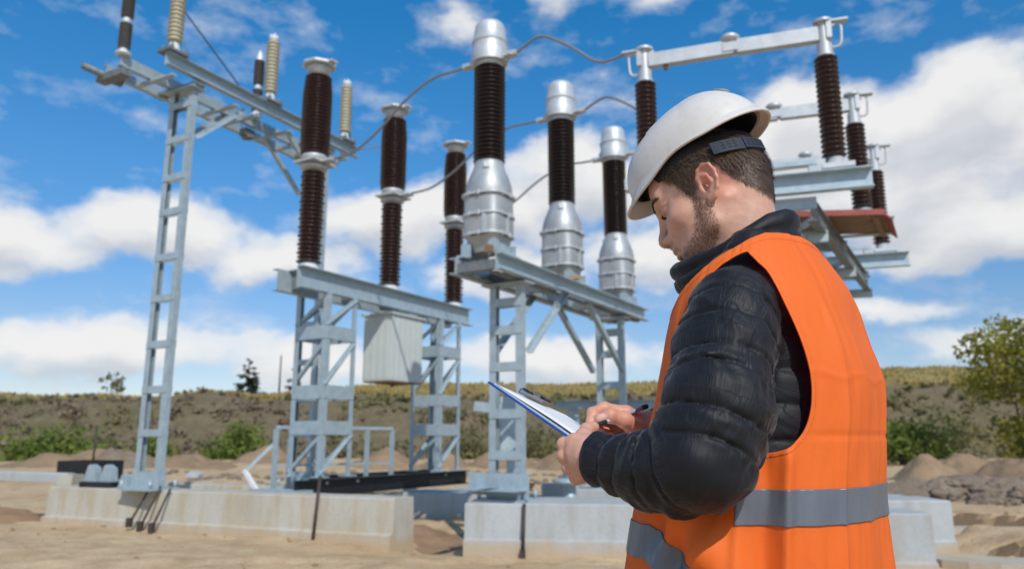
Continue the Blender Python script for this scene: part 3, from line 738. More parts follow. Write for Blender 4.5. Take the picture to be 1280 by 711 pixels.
def ct(t,label,wood):
    o=empty('current_transformer',Cc.p(t,0,3.425)); tag(o,label,'transformer','current transformers with black porcelain columns')
    # foot brackets
    for s in (1,-1):
        mb=MB(); mb.box(Cc.n*s*.25+UP*.02,(.5,.12,.03),Cc.ax()); mb.box(Cc.n*s*.20+UP*.11,(.34,.02,.20),Cc.ax())
        mb.box(Cc.d*.2+Cc.n*s*.2+UP*.09,(.02,.14,.17),Cc.ax()); mb.box(Cc.d*-.2+Cc.n*s*.2+UP*.09,(.02,.14,.17),Cc.ax())
        mb.build('foot_bracket',M['steel'],o)
    # tank: rounded octagonal, tapering to the foot
    mb=MB(); seg=32
    def sec(w,z,sq):
        out=[]
        for i in range(seg):
            a=2*math.pi*(i+.5)/seg; c_,s_=math.cos(a),math.sin(a); e=2/sq
            out.append(Cc.d*(abs(c_)**e*(1 if c_>0 else -1)*w)+Cc.n*(abs(s_)**e*(1 if s_>0 else -1)*w)+UP*z)
        return out
    V=[];L=[(.16,.07,5),(.185,.15,5),(.256,.28,4.6),(.262,.30,4.4),(.264,.52,4.2),(.268,.54,3.6),(.272,.78,3.2)]
    for w_,z,q in L: V+=sec(w_,z,q)
    F=[(j*seg+i,j*seg+(i+1)%seg,(j+1)*seg+(i+1)%seg,(j+1)*seg+i) for j in range(len(L)-1) for i in range(seg)]+[tuple(range(seg-1,-1,-1)),tuple((len(L)-1)*seg+i for i in range(seg))]
    mb.add(V,F,True); ob=mb.build('tank',M['silver'],o); smooth_angle(ob.data,32)
    for z,r in ((.285,.30),(.535,.305),(.79,.315)):
        mb=MB(); w0=r*.955; V=[]
        for w_,zz in ((w0-.05,z-.016),(w0,z-.014),(w0,z+.014),(w0-.05,z+.016)): V+=sec(w_,zz,3.3)
        mb.add(V,[(j*seg+i,j*seg+(i+1)%seg,(j+1)*seg+(i+1)%seg,(j+1)*seg+i) for j in range(3) for i in range(seg)],True)
        for q in range(12):
            a=q*math.pi/6+.1; mb.lathe([(.014,z-.03),(.014,z+.03)],(math.cos(a)*(r-.012),math.sin(a)*(r-.012),0),6)
        ob=mb.build('flange',M['alu'],o); smooth_angle(ob.data,32)
        mb=MB(); mb.lathe([(r-.03,z-.028),(r-.018,z-.028),(r-.018,z-.015),(r-.03,z-.015)],(0,0,0),32); mb.build('gasket',M['steel_dark'],o)
    for q_,s_ in ((-Cc.n*.272+UP*.42,(.02,.04,.24)),(-Cc.n*.10-Cc.d*.268+UP*.42,(.02,.05,.24)),(Cc.d*.28+UP*.36,(.05,.26,.34))):
        mb=MB(); mb.box(q_,s_,Cc.ax()); mb.build('seam_rib',M['alu'],o)
    mb=MB(); mb.lathe([(.295,.80),(.297,.86),(.285,.94),(.262,1.02),(.228,1.10),(.20,1.17),(.19,1.20),(.19,1.245)],(0,0,0),32); ob=mb.build('bell_housing',M['silver'],o); smooth_angle(ob.data,40)
    for q in range(3):
        mb=MB(); a=q*2.1+.4; mb.box(Vector((math.cos(a)*.215,math.sin(a)*.215,1.16)),(.07,.05,.07)); mb.build('lifting_lug',M['alu'],o)
    mb=MB(); mb.lathe(sheds(1.245,2.56,.145,.205,23,.0),(0,0,0),28); mb.build('porcelain_column',M['brown_dark'],o)
    mb=MB(); mb.lathe([(.17,2.56),(.175,2.60),(.23,2.61),(.235,2.74),(.23,2.76),(.225,2.87),(.235,2.88)],(0,0,0),28); ob=mb.build('head_collar',M['alu'],o); smooth_angle(ob.data,32)
    mb=MB(); mb.lathe([(.235,2.88),(.24,2.90),(.215,2.93),(.205,3.06),(.195,3.13),(.165,3.175),(.09,3.20),(0,3.205)],(0,0,0),28,cap=False); ob=mb.build('head_dome',M['alu'],o); smooth_angle(ob.data,40)
    for s in (1,-1):
        mb=MB(); mb.box(Cc.n*s*.28+UP*2.66,(.13,.13,.035),Cc.ax()); mb.box(Cc.n*s*.23+UP*2.68,(.16,.03,.14),Cc.ax()); mb.box(Cc.n*s*.35+UP*2.67,(.09,.12,.06),Cc.ax()); mb.build('terminal',M['alu'],o)
    if wood:
        mb=MB(); mb.box(Cc.p(t,-.2,3.47)-Cc.d*.3,wood,Cc.ax()); w_=mb.build('timber_block',M['timber'] if wood[1]>.2 else M['wood']); tag(w_,'timber packing block under the tank of the '+label.split(',')[0],'timber')
    return o
ct(0,'nearest current transformer, its silver head touching the picture top third',(.06,.09,.09)); ct(2.01,'middle current transformer with black porcelain column',(.10,.42,.05)); ct(4.02,'farthest current transformer close to the white helmet',None)

# ---- row D: knife disconnectors behind the man
D=Row((3.23,7.21),(.521,.853)); dn=Vector((-.95,.31,0)).normalized(); dd=Vector((.31,.95,0)).normalized()
dax=[dn,dd,UP]
fd=empty('disconnector_stand'); tag(fd,'galvanized stand behind the man carrying the three knife disconnectors','support frame')
for nn in (0,.95):
    p0=Vector((3.0,7.32,3.50))+dn*nn; p1=p0+D.d*4.35
    mb=MB(); mb.bar(p0,p1,[(-.045,-.11),(.045,-.11),(.045,-.098),(.006,-.098),(.006,.098),(.045,.098),(.045,.11),(-.045,.11),(-.045,.098),(-.006,.098),(-.006,-.098),(-.045,-.098)]); mb.build('long_beam',M['steel_dark'],fd)
Dm=Row((2.55,7.47),(.521,.853))
ladder(Dm,.55,.56,3.33,.385,.095,[3.1,2.6,2.1,1.56,1.06],fd,.11); ladder(Dm,2.6,.5,3.33,.385,.095,[3.1,2.6,2.1,1.56,1.06],fd,.11)
for t in (.15,2.3):
    brace(Dm.p(t,-.45,3.40),Dm.p(t+1.2,.3,3.40),.05,fd)
for t in (.55,2.6,4.3):
    mb=MB(); q=Vector((3.0,7.32,3.36))+D.d*t; mb.bar(q-dn*.06,q+dn*1.1,chan(.12,.06,.01,1)); mb.build('cross_beam',M['steel'],fd)
def knife(i,label):
    b=Vector((3.23,7.21,3.62))+D.d*(2.0*i)+Vector((.01*i,0,0))
    o=empty('knife_disconnector',b); tag(o,label,'disconnector','knife disconnectors on the right-hand stand')
    mb=MB(); mb.bar(-dn*.32-dd*.05+UP*.125,dn*1.97-dd*.05+UP*.125,chan(.205,.10,.01,-1))
    for s in (.0,1.85): mb.box(dn*s+UP*.226,(.30,.22,.012),dax)
    mb.box(-dn*.22-dd*.052+UP*.15,(.05,.012,.04),dax)
    mb.build('base_frame',M['steel'],o)
    mb=MB(); mb.bar(dn*.18-dd*.16+UP*.31,dn*1.75-dd*.16+UP*.33,rect(.03,.05)); mb.box(dn*.75-dd*.16+UP*.38,(.16,.06,.06),dax); mb.build('drive_linkage',M['steel'],o)
    for s in (0,1.0):
        q=dn*1.85*s
        mb=MB(); mb.lathe([(.11,.235),(.11,.25),(.085,.255),(.085,.385)],q,24); mb.box(q+UP*.245,(.34,.26,.022),dax); mb.box(q+dn*.17+UP*.31,(.16,.14,.12),dax); mb.box(q-dn*.02+dd*-.13+UP*.27,(.30,.03,.05),dax); mb.build('rotor_base',M['alu'],o)
        mb=MB(); mb.lathe(sheds(.385,1.48,.078,.118,20),q,26); mb.build('post_insulator',M['brown'],o)
        mb=MB(); mb.lathe([(.09,1.48),(.09,1.50),(.075,1.51),(.075,1.62),(.055,1.63),(.055,1.86),(.10,1.86),(.10,1.885),(.04,1.91)],q,20); ob=mb.build('head',M['alu'],o); smooth_angle(ob.data,32)
        k_=-1 if s==0 else 1
        mb=MB(); mb.box(q+dn*k_*.05+UP*1.77,(.05,.14,.20),dax); mb.box(q+UP*1.83,(.22,.05,.03),dax)
        mb.tube(spline([q+dn*k_*.06+UP*1.86,q+dn*k_*.16+UP*1.84,q+dn*k_*.17+UP*1.72,q+dn*k_*.15+UP*1.60,q+dn*k_*.06+UP*1.58],4),.014,8)
        mb.box(q+dn*k_*.14+UP*1.865,(.2,.1,.02),dax); mb.build('terminal',M['alu'],o)
    for s0,s1,z0,z1,hh in ((.05,.86,1.74,1.74,.15),(.90,1.80,1.74,1.73,.15)):
        mb=MB(); mb.bar(dn*s0+UP*z0,dn*s1+UP*z1,[(-.05,-.075),(.05,-.075),(.05,-.055),(.012,-.05),(.012,.05),(.05,.055),(.05,.075),(-.05,.075)])
        mb.build('blade_arm',M['alu'],o)
    mb=MB(); mb.box(dn*.93+UP*1.74,(.16,.12,.10),dax); mb.lathe([(.05,1.80),(.10,1.83),(.105,1.86),(.07,1.89),(.02,1.90)],dn*.93,18); mb.build('contact_head',M['alu'],o)
    mb=MB(); mb.tube([dn*1.62+UP*1.65,dn*1.62+UP*1.60],[.03,.018],8); mb.build('drain_plug',M['wood'],o)
    return o
knife(0,'nearest knife disconnector, its long arm reaching over the helmet'); knife(1,'middle knife disconnector behind the tall right insulator'); knife(2,'farthest and lowest knife disconnector at right')
# red edged timber board lying on the beams
bd=MB(); c0=Vector((3.72,8.42,3.655)); bx=[Vector((.995,-.09,0)),Vector((.50,.866,0)),UP]
def slab(mb,c,ax,lx,ly,lz,mi=0):
    V=[c+ax[0]*i*lx/2+ax[1]*j*ly/2+ax[2]*k_*lz/2 for k_ in(-1,1) for j in(-1,1) for i in(-1,1)]
    mb.add(V,[(0,2,3,1),(4,5,7,6),(0,1,5,4),(2,6,7,3),(0,4,6,2),(1,3,7,5)],False,mi)
slab(bd,c0+UP*.02,bx,1.16,.95,.03)
o=bd.build('timber_platform',M['wood']); tag(o,'red-edged timber board lying on the beams behind the vest shoulder','board')
e=MB(); slab(e,c0-bx[1]*.49+UP*.015,bx,1.17,.035,.065); e.build('edge_board',M['red_board'],o)
e=MB(); slab(e,c0+bx[0]*.605-UP*.02,[Vector((.75,-.06,-.62)).normalized(),bx[1],Vector((.62,0,.75)).normalized()],.10,.95,.02); e.build('edge_board',M['red_board'],o)
for s in (-.45,.48):
    e=MB(); slab(e,c0+bx[0]*s-UP*.012,bx,.07,.9,.05); e.build('batten',M['wood'],o)

# coupling rods along the disconnector row
o=empty('coupling_rod'); tag(o,'pair of thin steel coupling rods linking the three disconnector bases','rod')
for nn,zz in ((.28,3.60),(.62,3.66)):
    mb=MB(); q=Vector((3.23,7.21,zz))+dn*nn; mb.tube([q,q+D.d*4.3],.018,8); mb.build('rod_tube',M['steel'],o)
for i in range(3):
    mb=MB(); q=Vector((3.23,7.21,3.56))+D.d*(2.0*i)+dn*.45; mb.box(q,(.5,.05,.12),dax); mb.build('lever',M['steel'],o)
# ---- conductors
def cable(pts,r,label,mat='cable',grp='bare conductors between the apparatus'):
    mb=MB(); mb.tube(spline(pts,10),r,8); o=mb.build('conductor_cable',M[mat]); return tag(o,label,'cable',grp)
def ctT(t,s,dz=0): return Cc.p(t,0,0)+Cc.n*s*.42+UP*(3.425+2.67+dz)
def bT(t): return B.p(t,-.44,3.785+1.76)
def knL(i): return Vector((3.23,7.21,3.62))+D.d*(2.0*i)+dn*2.06+UP*1.87
for t,tb,l in ((0,0,'from the nearest transformer to the nearest breaker pole'),(2.01,1.965,'from the middle transformer to the middle breaker pole'),(4.02,3.96,'from the farthest transformer to the farthest breaker pole')):
    a_,b_=ctT(t,1),bT(tb); dv=b_-a_
    cable([a_,a_+dv*.06+UP*.05,a_+dv*.22+UP*.17,a_+dv*.42+UP*.13,a_+dv*.62-UP*.04,a_+dv*.80-UP*.11,a_+dv*.92-UP*.06,b_],.019,'grey conductor sagging '+l)
for i,t,l in ((0,0,'nearest transformer to the disconnector arm over the helmet'),(1,2.01,'middle transformer towards the disconnector behind the helmet'),(2,4.02,'farthest transformer towards the lowest disconnector')):
    a_,b_=ctT(t,-1),knL(i); dv=b_-a_
    cable([a_,a_+dv*.08+UP*.09,a_+dv*.25+UP*.22,a_+dv*.5+UP*.10,a_+dv*.75-UP*.10,a_+dv*.9-UP*.07,b_],.019,'grey conductor running from the '+l)
cable([(-6.2,10.6,9.2),(-5.55,11.2,8.35),(-4.95,11.85,7.55),(-4.55,12.3,7.0),(-4.43,12.45,6.8)],.014,'thin dark cable dropping from the top edge to the left frame','dark_cable','dark cables')
cable([(-6.2,12.2,10.6),(-5.5,12.6,9.6),(-4.9,13.0,8.9)][:0] or [(-3.25,14.05,6.75),(-3.0,14.4,6.95),(-2.6,14.9,7.2),(-2.3,15.5,7.25)],.016,'short grey cable leaving the far end of the left frame','cable','dark cables')

# ---- small site items
def rod(p0,p1,r,label,foot=True):
    o=empty('anchor_rod',(0,0,0)); tag(o,label,'rod','dark rods leaning on the concrete')
    mb=MB(); mb.tube([p0,p1],r,8); mb.build('shaft',M['rod'],o)
    if foot: mb=MB(); mb.box(Vector(p0)+UP*.02,(.06,.09,.12)); mb.build('end_clip',M['rod'],o)
    return o
yb=10.72
rod((-5.18,10.72,.13),(-5.00,10.87,.62),.016,'leftmost of the three dark rods below the left ladder mast')
rod((-5.00,10.66,.09),(-4.83,10.80,.62),.016,'middle of the three dark rods below the left ladder mast')
rod((-4.80,10.56,.08),(-4.66,10.72,.60),.016,'rightmost of the three dark rods below the left ladder mast')
rod((-2.42,9.66,.03),(-2.40,9.80,.80),.022,'single dark rod leaning on the long concrete block',False)
rod((.12,8.90,-.03),(.138,8.99,.53),.02,'dark rod at the seam of the concrete blocks under the transformer mast')
o=empty('trough',(-7.55,14.0,.55)); tag(o,'black rectangular steel trough standing behind the left concrete block','trough')
mb=MB(); ax3=[Vector((.98,-.2,0)),Vector((.2,.98,0)),UP]
for s in (1,-1): mb.box(ax3[1]*s*.3+UP*.16,(.85,.02,.34),ax3); mb.box(ax3[0]*s*.42+UP*.16,(.02,.6,.338),ax3)
mb.box(UP*.0,(.83,.58,.02),ax3); mb.build('trough_shell',M['black_steel'],o)
mb=MB(); mb.lathe([(.02,0),(.02,.95)],-ax3[0]*.05+ax3[1]*.1,8); mb.build('upright_bar',M['rod'],o)
mb=MB(); mb.box(-UP*.27,(.8,.5,.5),ax3); mb.build('stand',M['concrete_grey'],o)
for i,(x,y,l) in enumerate(((-6.22,11.62,'left of the two pale steel brackets on the long concrete block'),(-5.93,11.52,'right of the two pale steel brackets on the long concrete block'),(-5.62,11.42,'small pale bracket next to the foot of the left ladder mast'))):
    k_=.82 if i<2 else .65; mb=MB(); a_=Vector((.92,-.39,0)); b_=Vector((.39,.92,0)); c_=Vector((x,y,.56 if i==2 else .64))
    V=[c_+a_*u*k_+b_*v+UP*z*k_ for v in (-.06,.06) for u,z in ((-.15,0),(.15,0),(.11,.24),(-.02,.30),(-.06,.27))]
    mb.add(V,[(0,1,2,3,4),(9,8,7,6,5)]+[(q,q+5,(q+1)%5+5,(q+1)%5) for q in range(5)]); o=mb.build('bracket',M['steel']); tag(o,l,'bracket','pale brackets')
mb=MB(); mb.box((-6.06,11.56,.60),(.62,.24,.085),[Vector((.92,-.39,0)),Vector((.39,.92,0)),UP]); o=mb.build('bracket_plinth',M['black_steel'],None,bevel=.01); tag(o,'black plinth under two pale brackets on the long concrete block','plinth')
o=empty('precast_beam',(0,0,0)); tag(o,'pale precast beam lying across the brown soil at the far left edge','beam')
mb=MB(); mb.bar((-10.4,12.75,.74),(-6.95,12.35,.66),[(-.1,-.07),(.1,-.07),(.1,.05),(.07,.07),(-.07,.07),(-.1,.05)]); mb.build('beam_body',M['concrete_grey'],o)
mb=MB(); mb.box((-6.95,12.33,.52),(.26,.28,.38),[Vector((.99,-.1,0)),Vector((.1,.99,0)),UP]); mb.build('end_block',M['concrete'],o)
# second, lower support frame behind row C
fe=empty('low_support'); tag(fe,'low grey steel frame with a long rail seen behind the clipboard and hands','support frame')
E_=Row((.95,12.9),(.96,-.1))
mb=MB(); mb.bar((.75,13.2,1.83),(4.6,12.6,1.83),chan(.13,.1,.012,1)); mb.build('rail',M['steel'],fe)
mb=MB(); mb.bar((-.62,12.9,1.80),(.1,12.75,1.70),rect(.12,.16)); mb.build('rail',M['steel'],fe)
for x,y in ((1.05,13.15),(2.9,12.87),(4.3,12.65)):
    mb=MB(); mb.bar((x,y,.3),(x,y,1.76),chan(.2,.1,.012,1),(1,0,0)); mb.build('post',M['steel'],fe)
mb=MB(); mb.box((-.02,12.8,1.45),(.35,.12,1.0)); mb.build('panel',M['steel'],fe)
mb=MB(); mb.bar((-.02,12.85,.1),(-.02,12.85,1.0),rect(.14,.14),(1,0,0)); mb.build('post',M['steel'],fe)
o=empty('small_post_insulator',(.78,10.6,.42)); tag(o,'small grey post with a flared foot below the left hand','post')
mb=MB(); mb.lathe([(.14,.0),(.14,.05),(.09,.06),(.08,.22),(.22,.24),(.22,.30),(.10,.32)],(0,0,0),16); mb.build('foot',M['steel'],o)
mb=MB(); mb.lathe([(.10,.32),(.06,.5),(.055,.85)],(0,0,0),16); mb.build('shaft',M['steel'],o)
mb=MB(); mb.lathe([(.085,.85),(.085,.95),(.04,.97)],(0,0,0),16); mb.build('top_cap',M['white_metal'],o)
mb=MB(); mb.box((0,0,-.2),(.5,.5,.4)); mb.build('footing',M['concrete_grey'],o)
# ---------------------------------------------------------------- the man
f32=np.float32
def surf_nets(f,lo,hi,h,B=8,slack=2.0):
    """sparse surface nets of the zero set of f (negative inside)"""
    lo=np.array(lo,float); n=np.maximum(1,np.ceil((np.array(hi)-lo)/(h*B)).astype(int))
    I=np.stack(np.meshgrid(*[np.arange(q) for q in n],indexing='ij'),-1).reshape(-1,3)
    fc=evalf(f,lo+(I+.5)*B*h); keep=np.abs(fc)<h*B*.87*slack; I=I[keep]
    r=np.arange(B+1); loc=np.stack(np.meshgrid(r,r,r,indexing='ij'),-1).reshape(-1,3)
    G=(I[:,None,:]*B+loc[None]).reshape(-1,3)
    val=evalf(f,lo+G*h).reshape(len(I),B+1,B+1,B+1)
    ins=val<0
    cnt=sum(ins[:,a:a+B,b:b+B,c:c+B].astype(np.int8) for a in(0,1) for b in(0,1) for c in(0,1))
    act=(cnt>0)&(cnt<8); bi,ci,cj,ck=np.nonzero(act)
    cell=I[bi]*B+np.stack([ci,cj,ck],-1)
    P=np.zeros((len(bi),3));W_=np.zeros(len(bi))
    cn=[(a,b,c) for a in(0,1) for b in(0,1) for c in(0,1)]
    for a in cn:
        for d in range(3):
            if a[d]: continue
            b=list(a); b[d]=1
            va=val[bi,ci+a[0],cj+a[1],ck+a[2]]; vb=val[bi,ci+b[0],cj+b[1],ck+b[2]]
            x=(va<0)!=(vb<0); t=np.where(x,va/np.where(x,va-vb,1),0)
            q=np.array(a,float)[None].repeat(len(bi),0); q[:,d]=t
            P+=q*x[:,None]; W_+=x
    P=P/W_[:,None]+cell
    N=(n*B+2).astype(np.int64); key=lambda c:(c[:,0]*N[1]+c[:,1])*N[2]+c[:,2]
    kk=key(cell.astype(np.int64)); order=np.argsort(kk); ks=kk[order]
    def find(c):
        q=key(c); p=np.searchsorted(ks,q); p=np.minimum(p,len(ks)-1); ok=ks[p]==q
        return np.where(ok,order[p],-1)
    F=[]
    for d in range(3):
        s=[slice(0,B)]*3; e=list(s); e[d]=slice(1,B+1)
        a=ins[(slice(None),*s)]; b=ins[(slice(None),*e)]
        bi2,i,j,k_=np.nonzero(a!=b); g=(I[bi2]*B+np.stack([i,j,k_],-1)).astype(np.int64); fl=a[bi2,i,j,k_]
        u,v=(d+1)%3,(d+2)%3
        du=np.zeros(3,np.int64);du[u]=1; dv=np.zeros(3,np.int64);dv[v]=1
        q=np.stack([find(g-du-dv),find(g-dv),find(g),find(g-du)],-1)
        ok=(q>=0).all(1); q=q[ok]; fl=fl[ok]
        q[~fl]=q[~fl][:,::-1]; F.append(q)
    return lo+P*h, np.concatenate(F)
def evalf(f,P,chunk=120000):
    return np.concatenate([f(P[i:i+chunk].astype(f32)) for i in range(0,len(P),chunk)]) if len(P) else np.zeros(0)
def np_mesh(V,F,smooth=True):
    me=bpy.data.meshes.new('m'); me.from_pydata(V.tolist() if hasattr(V,'tolist') else V,[],F.tolist() if hasattr(F,'tolist') else F)
    me.polygons.foreach_set('use_smooth',[smooth]*len(me.polygons)); me.update(); return me
def smin(a,b,k):
    h=np.clip(.5+.5*(b-a)/k,0,1); return b+(a-b)*h-k*h*(1-h)
def smax(a,b,k): return -smin(-a,-b,k)
def ell(P,c,r):
    q=(P-np.array(c,f32)); r=np.array(r,f32); k0=np.linalg.norm(q/r,axis=1); k1=np.linalg.norm(q/(r*r),axis=1)+1e-9
    return k0*(k0-1)/k1
def cap(P,a,b,ra,rb=None):
    rb=ra if rb is None else rb
    a=np.array(a,f32);b=np.array(b,f32); d=b-a; t=np.clip(((P-a)@d)/max(1e-9,float(d@d)),0,1)
    return np.linalg.norm(P-a-t[:,None]*d,axis=1)-(ra+(rb-ra)*t)
def chain(P,pts,rs,k=.004):
    v=None
    for i in range(len(pts)-1):
        c=cap(P,pts[i],pts[i+1],rs[i],rs[i+1]); v=c if v is None else smin(v,c,k)
    return v
_T=rng.random((64,64,64)).astype(f32)
def vnoise(P):
    i=np.floor(P).astype(int); t=P-i; t=t*t*(3-2*t); i&=63; j=(i+1)&63
    x0,y0,z0=i.T; x1,y1,z1=j.T; tx,ty,tz=t.T
    a=_T[x0,y0,z0]*(1-tx)+_T[x1,y0,z0]*tx; b=_T[x0,y1,z0]*(1-tx)+_T[x1,y1,z0]*tx
    c=_T[x0,y0,z1]*(1-tx)+_T[x1,y0,z1]*tx; d=_T[x0,y1,z1]*(1-tx)+_T[x1,y1,z1]*tx
    return (a*(1-ty)+b*ty)*(1-tz)+(c*(1-ty)+d*ty)*tz-.5
def unit(v): v=np.array(v,float); return v/np.linalg.norm(v)

# --- body frame and torso sections: z, centre x, centre y, half depth, half width
BF=np.array([-math.cos(R(38)),math.sin(R(38)),0]); BL=np.array([-math.sin(R(38)),-math.cos(R(38)),0])
TS=np.array([(.62,.372,1.2,.165,.19),(.80,.355,1.2,.190,.205),(1.060,.3690,1.2,.1802,.205),(1.130,.3770,1.2,.1736,.205),(1.189,.3850,1.2,.1686,.207),(1.261,.3970,1.2,.1633,.208),(1.335,.4110,1.2,.1557,.208),(1.385,.4110,1.2,.1449,.206),(1.436,.4110,1.2,.1290,.198),(1.475,.4120,1.2,.1129,.185),(1.508,.4130,1.2,.0938,.165),(1.539,.4150,1.2,.0741,.14),(1.561,.4160,1.2,.0580,.115),(1.60,.405,1.2,.045,.06)])
_tz=np.arange(.62,1.6001,.005); _k=np.exp(-.5*(np.arange(-12,13)*.005/.018)**2); _k/=_k.sum()
_td=[np.convolve(np.pad(np.interp(_tz,TS[:,0],TS[:,i]),12,mode='reflect',reflect_type='odd'),_k,'valid') for i in range(1,5)]
def tring(z):
    return [np.interp(z,_tz,q) for q in _td]
def torso(P,off):
    cx,cy,af,bl=tring(P[:,2]); dx=P[:,0]-cx; dy=P[:,1]-cy
    f=dx*BF[0]+dy*BF[1]; l=dx*BL[0]+dy*BL[1]
    af=np.maximum(af+off,.01); bl=np.maximum(bl+off,.01); e=2.3
    k=(np.abs(f/af)**e+np.abs(l/bl)**e)**(1/e)
    return (k-1)*np.minimum(af,bl)*.92
def tpt(th,z,off=0.0):
    cx,cy,af,bl=tring(z); c,s=np.cos(th),np.sin(th); e=2/2.3
    a=(af+off)*np.sign(c)*np.abs(c)**e; b=(bl+off)*np.sign(s)*np.abs(s)**e
    return np.stack([cx+BF[0]*a+BL[0]*b,cy+BF[1]*a+BL[1]*b,z+0*th],-1)

# --- arms
armL=np.array([(.36,1.12,1.44),(0.3140,1.0650,1.4240),(0.2880,1.0350,1.3660),(0.2660,1.0000,1.2900),(0.2410,0.9850,1.2230),(0.2010,1.0350,1.2060),(0.1160,1.1150,1.2260)])
radL=[.050,.055,.0590,.0620,.0560,.0485,.0385]
armR=np.array([(.47,1.29,1.455),(.53,1.36,1.40),(.565,1.42,1.27),(.55,1.43,1.18),(.42,1.385,1.215),(0.2380,1.3150,1.2660)])
radR=[.070,.073,.064,.060,.050,.040]
def sleeve(P,pts,rs,quilt=True):
    best=None;S=None;acc=0
    for i in range(len(pts)-1):
        a=pts[i].astype(f32);b=pts[i+1].astype(f32);d=b-a;L=float(np.linalg.norm(d)); t=np.clip(((P-a)@d)/(L*L),0,1)
        c=np.linalg.norm(P-a-t[:,None]*d,axis=1)-(rs[i]+(rs[i+1]-rs[i])*t); s=acc+t*L
        if best is None: best,S=c,s
        else:
            w=np.clip(.5+.5*(c-best)/.035,0,1); S=s*(1-w)+S*w; best=smin(best,c,.035)
        acc+=L
    # flat cut at the cuff
    d=(pts[-1]-pts[-2]); d=(d/np.linalg.norm(d)).astype(f32); cut=(P-pts[-1].astype(f32))@d
    if quilt:
        wob=vnoise(P*9)*.016+vnoise(P*23)*.006
        ph=(S+wob)/.041; q=np.abs(np.sin(np.pi*ph))
        sd_=np.minimum(ph-np.floor(ph),np.ceil(ph)-ph)*.041
        best=best-.0018*(q**.5-.6)+.0028*np.exp(-(sd_/.0027)**2)
        pk=vnoise(np.stack([S*14,P[:,0]*75+P[:,1]*60,P[:,2]*75],-1).astype(f32))
        wr=vnoise(np.stack([S*60,P[:,0]*15+P[:,1]*12,P[:,2]*14],-1).astype(f32))
        rg=.5-np.abs(vnoise(np.stack([S*30+P[:,1]*20,P[:,0]*26-S*14,P[:,2]*24+S*16],-1).astype(f32)))*2
        best=best-.0036*wr*q**.4-.0075*pk*(1.2-q)-.0055*rg*q**.4-.0012*vnoise(P*55)-.010*vnoise(P*13)
    return smax(best,cut,.008)
def jacketf(P):
    t=torso(P,-.026+.008*np.clip(((P[:,0]-.41)*BF[0]+(P[:,1]-1.2)*BF[1])/.05,0,1))
    z=P[:,2]+.01*vnoise(P*7); q=np.abs(np.sin(np.pi*z/.048))
    t=t-.006*(q**.4-.6)-.004*vnoise(P*16)-.003*vnoise(P*np.array([18,18,60],f32))
    t=smax(t,.86-P[:,2],.01); t=smax(t,P[:,2]-1.572,.01)
    return smin(smin(t,sleeve(P,armL,radL),.012),sleeve(P,armR,radR),.022)
JV,JF=surf_nets(jacketf,(.02,.86,.84),(.72,1.56,1.60),.0032 if not QUICK else .006,slack=2.4)

# --- jacket cloth
m,k=new_mat('padded_nylon')
n=k.noise(140,3,.6,k.obj); n2=k.noise(16,3,.5,k.obj,.8); mp=k.n('ShaderNodeMapping'); k.l(k.obj,mp.inputs[0]); mp.inputs['Scale'].default_value=(14,14,52)
n3=k.noise(1.0,4,.6,mp.outputs[0],.8)
setp(k,k.mix(n2,(.0058,.0062,.0088),(.0100,.0108,.0148)),None,0,.30); setp(k,None,k.math('MULTIPLY_ADD',n2,.22,.47))
k.b.inputs['Sheen Weight'].default_value=.12; k.b.inputs['Sheen Roughness'].default_value=.4
av=k.n('ShaderNodeAttribute',attribute_name='cloth'); m2=k.n('ShaderNodeMapping'); k.l(av.outputs['Vector'],m2.inputs[0]); m2.inputs['Scale'].default_value=(22,95,1)
c1=k.noise(1.0,3,.55,m2.outputs[0],.5); cr=k.math('ABSOLUTE',k.math('SUBTRACT',c1,.5))
bump(k,k.math('ADD',k.math('MULTIPLY',cr,-2.2),k.math('ADD',k.math('MULTIPLY',n2,.5),k.math('MULTIPLY',n,.08))),.30,.005)
M['jacket']=m
# orange vest cloth
m,k=new_mat('orange_mesh_cloth')
n=k.noise(7,4,.6,k.obj); wv=k.noise(520,2,.5,k.obj); n2=k.noise(30,4,.6,k.obj,.6)
setp(k,k.mix(n,(1.0,.20,.030),(1.0,.235,.042)),.62,0,.3)
bump(k,k.math('ADD',k.math('MULTIPLY',wv,.12),n2),.22,.004)
tr=k.n('ShaderNodeBsdfTranslucent'); tr.inputs[0].default_value=(.95,.17,.02,1)
mx=k.n('ShaderNodeMixShader'); mx.inputs[0].default_value=.32; k.l(k.b.outputs[0],mx.inputs[1]); k.l(tr.outputs[0],mx.inputs[2]); k.l(mx.outputs[0],k.out.inputs[0])
M['vest']=m
m,k=new_mat('reflective_grey_tape')
n=k.noise(16,4,.6,k.obj); wv=k.noise(600,2,.5,k.obj)
setp(k,k.mix(n,(.125,.145,.185),(.19,.21,.25)),.38,.25); bump(k,k.math('ADD',k.math('MULTIPLY',wv,.2),n),.2,.004); M['tape']=m

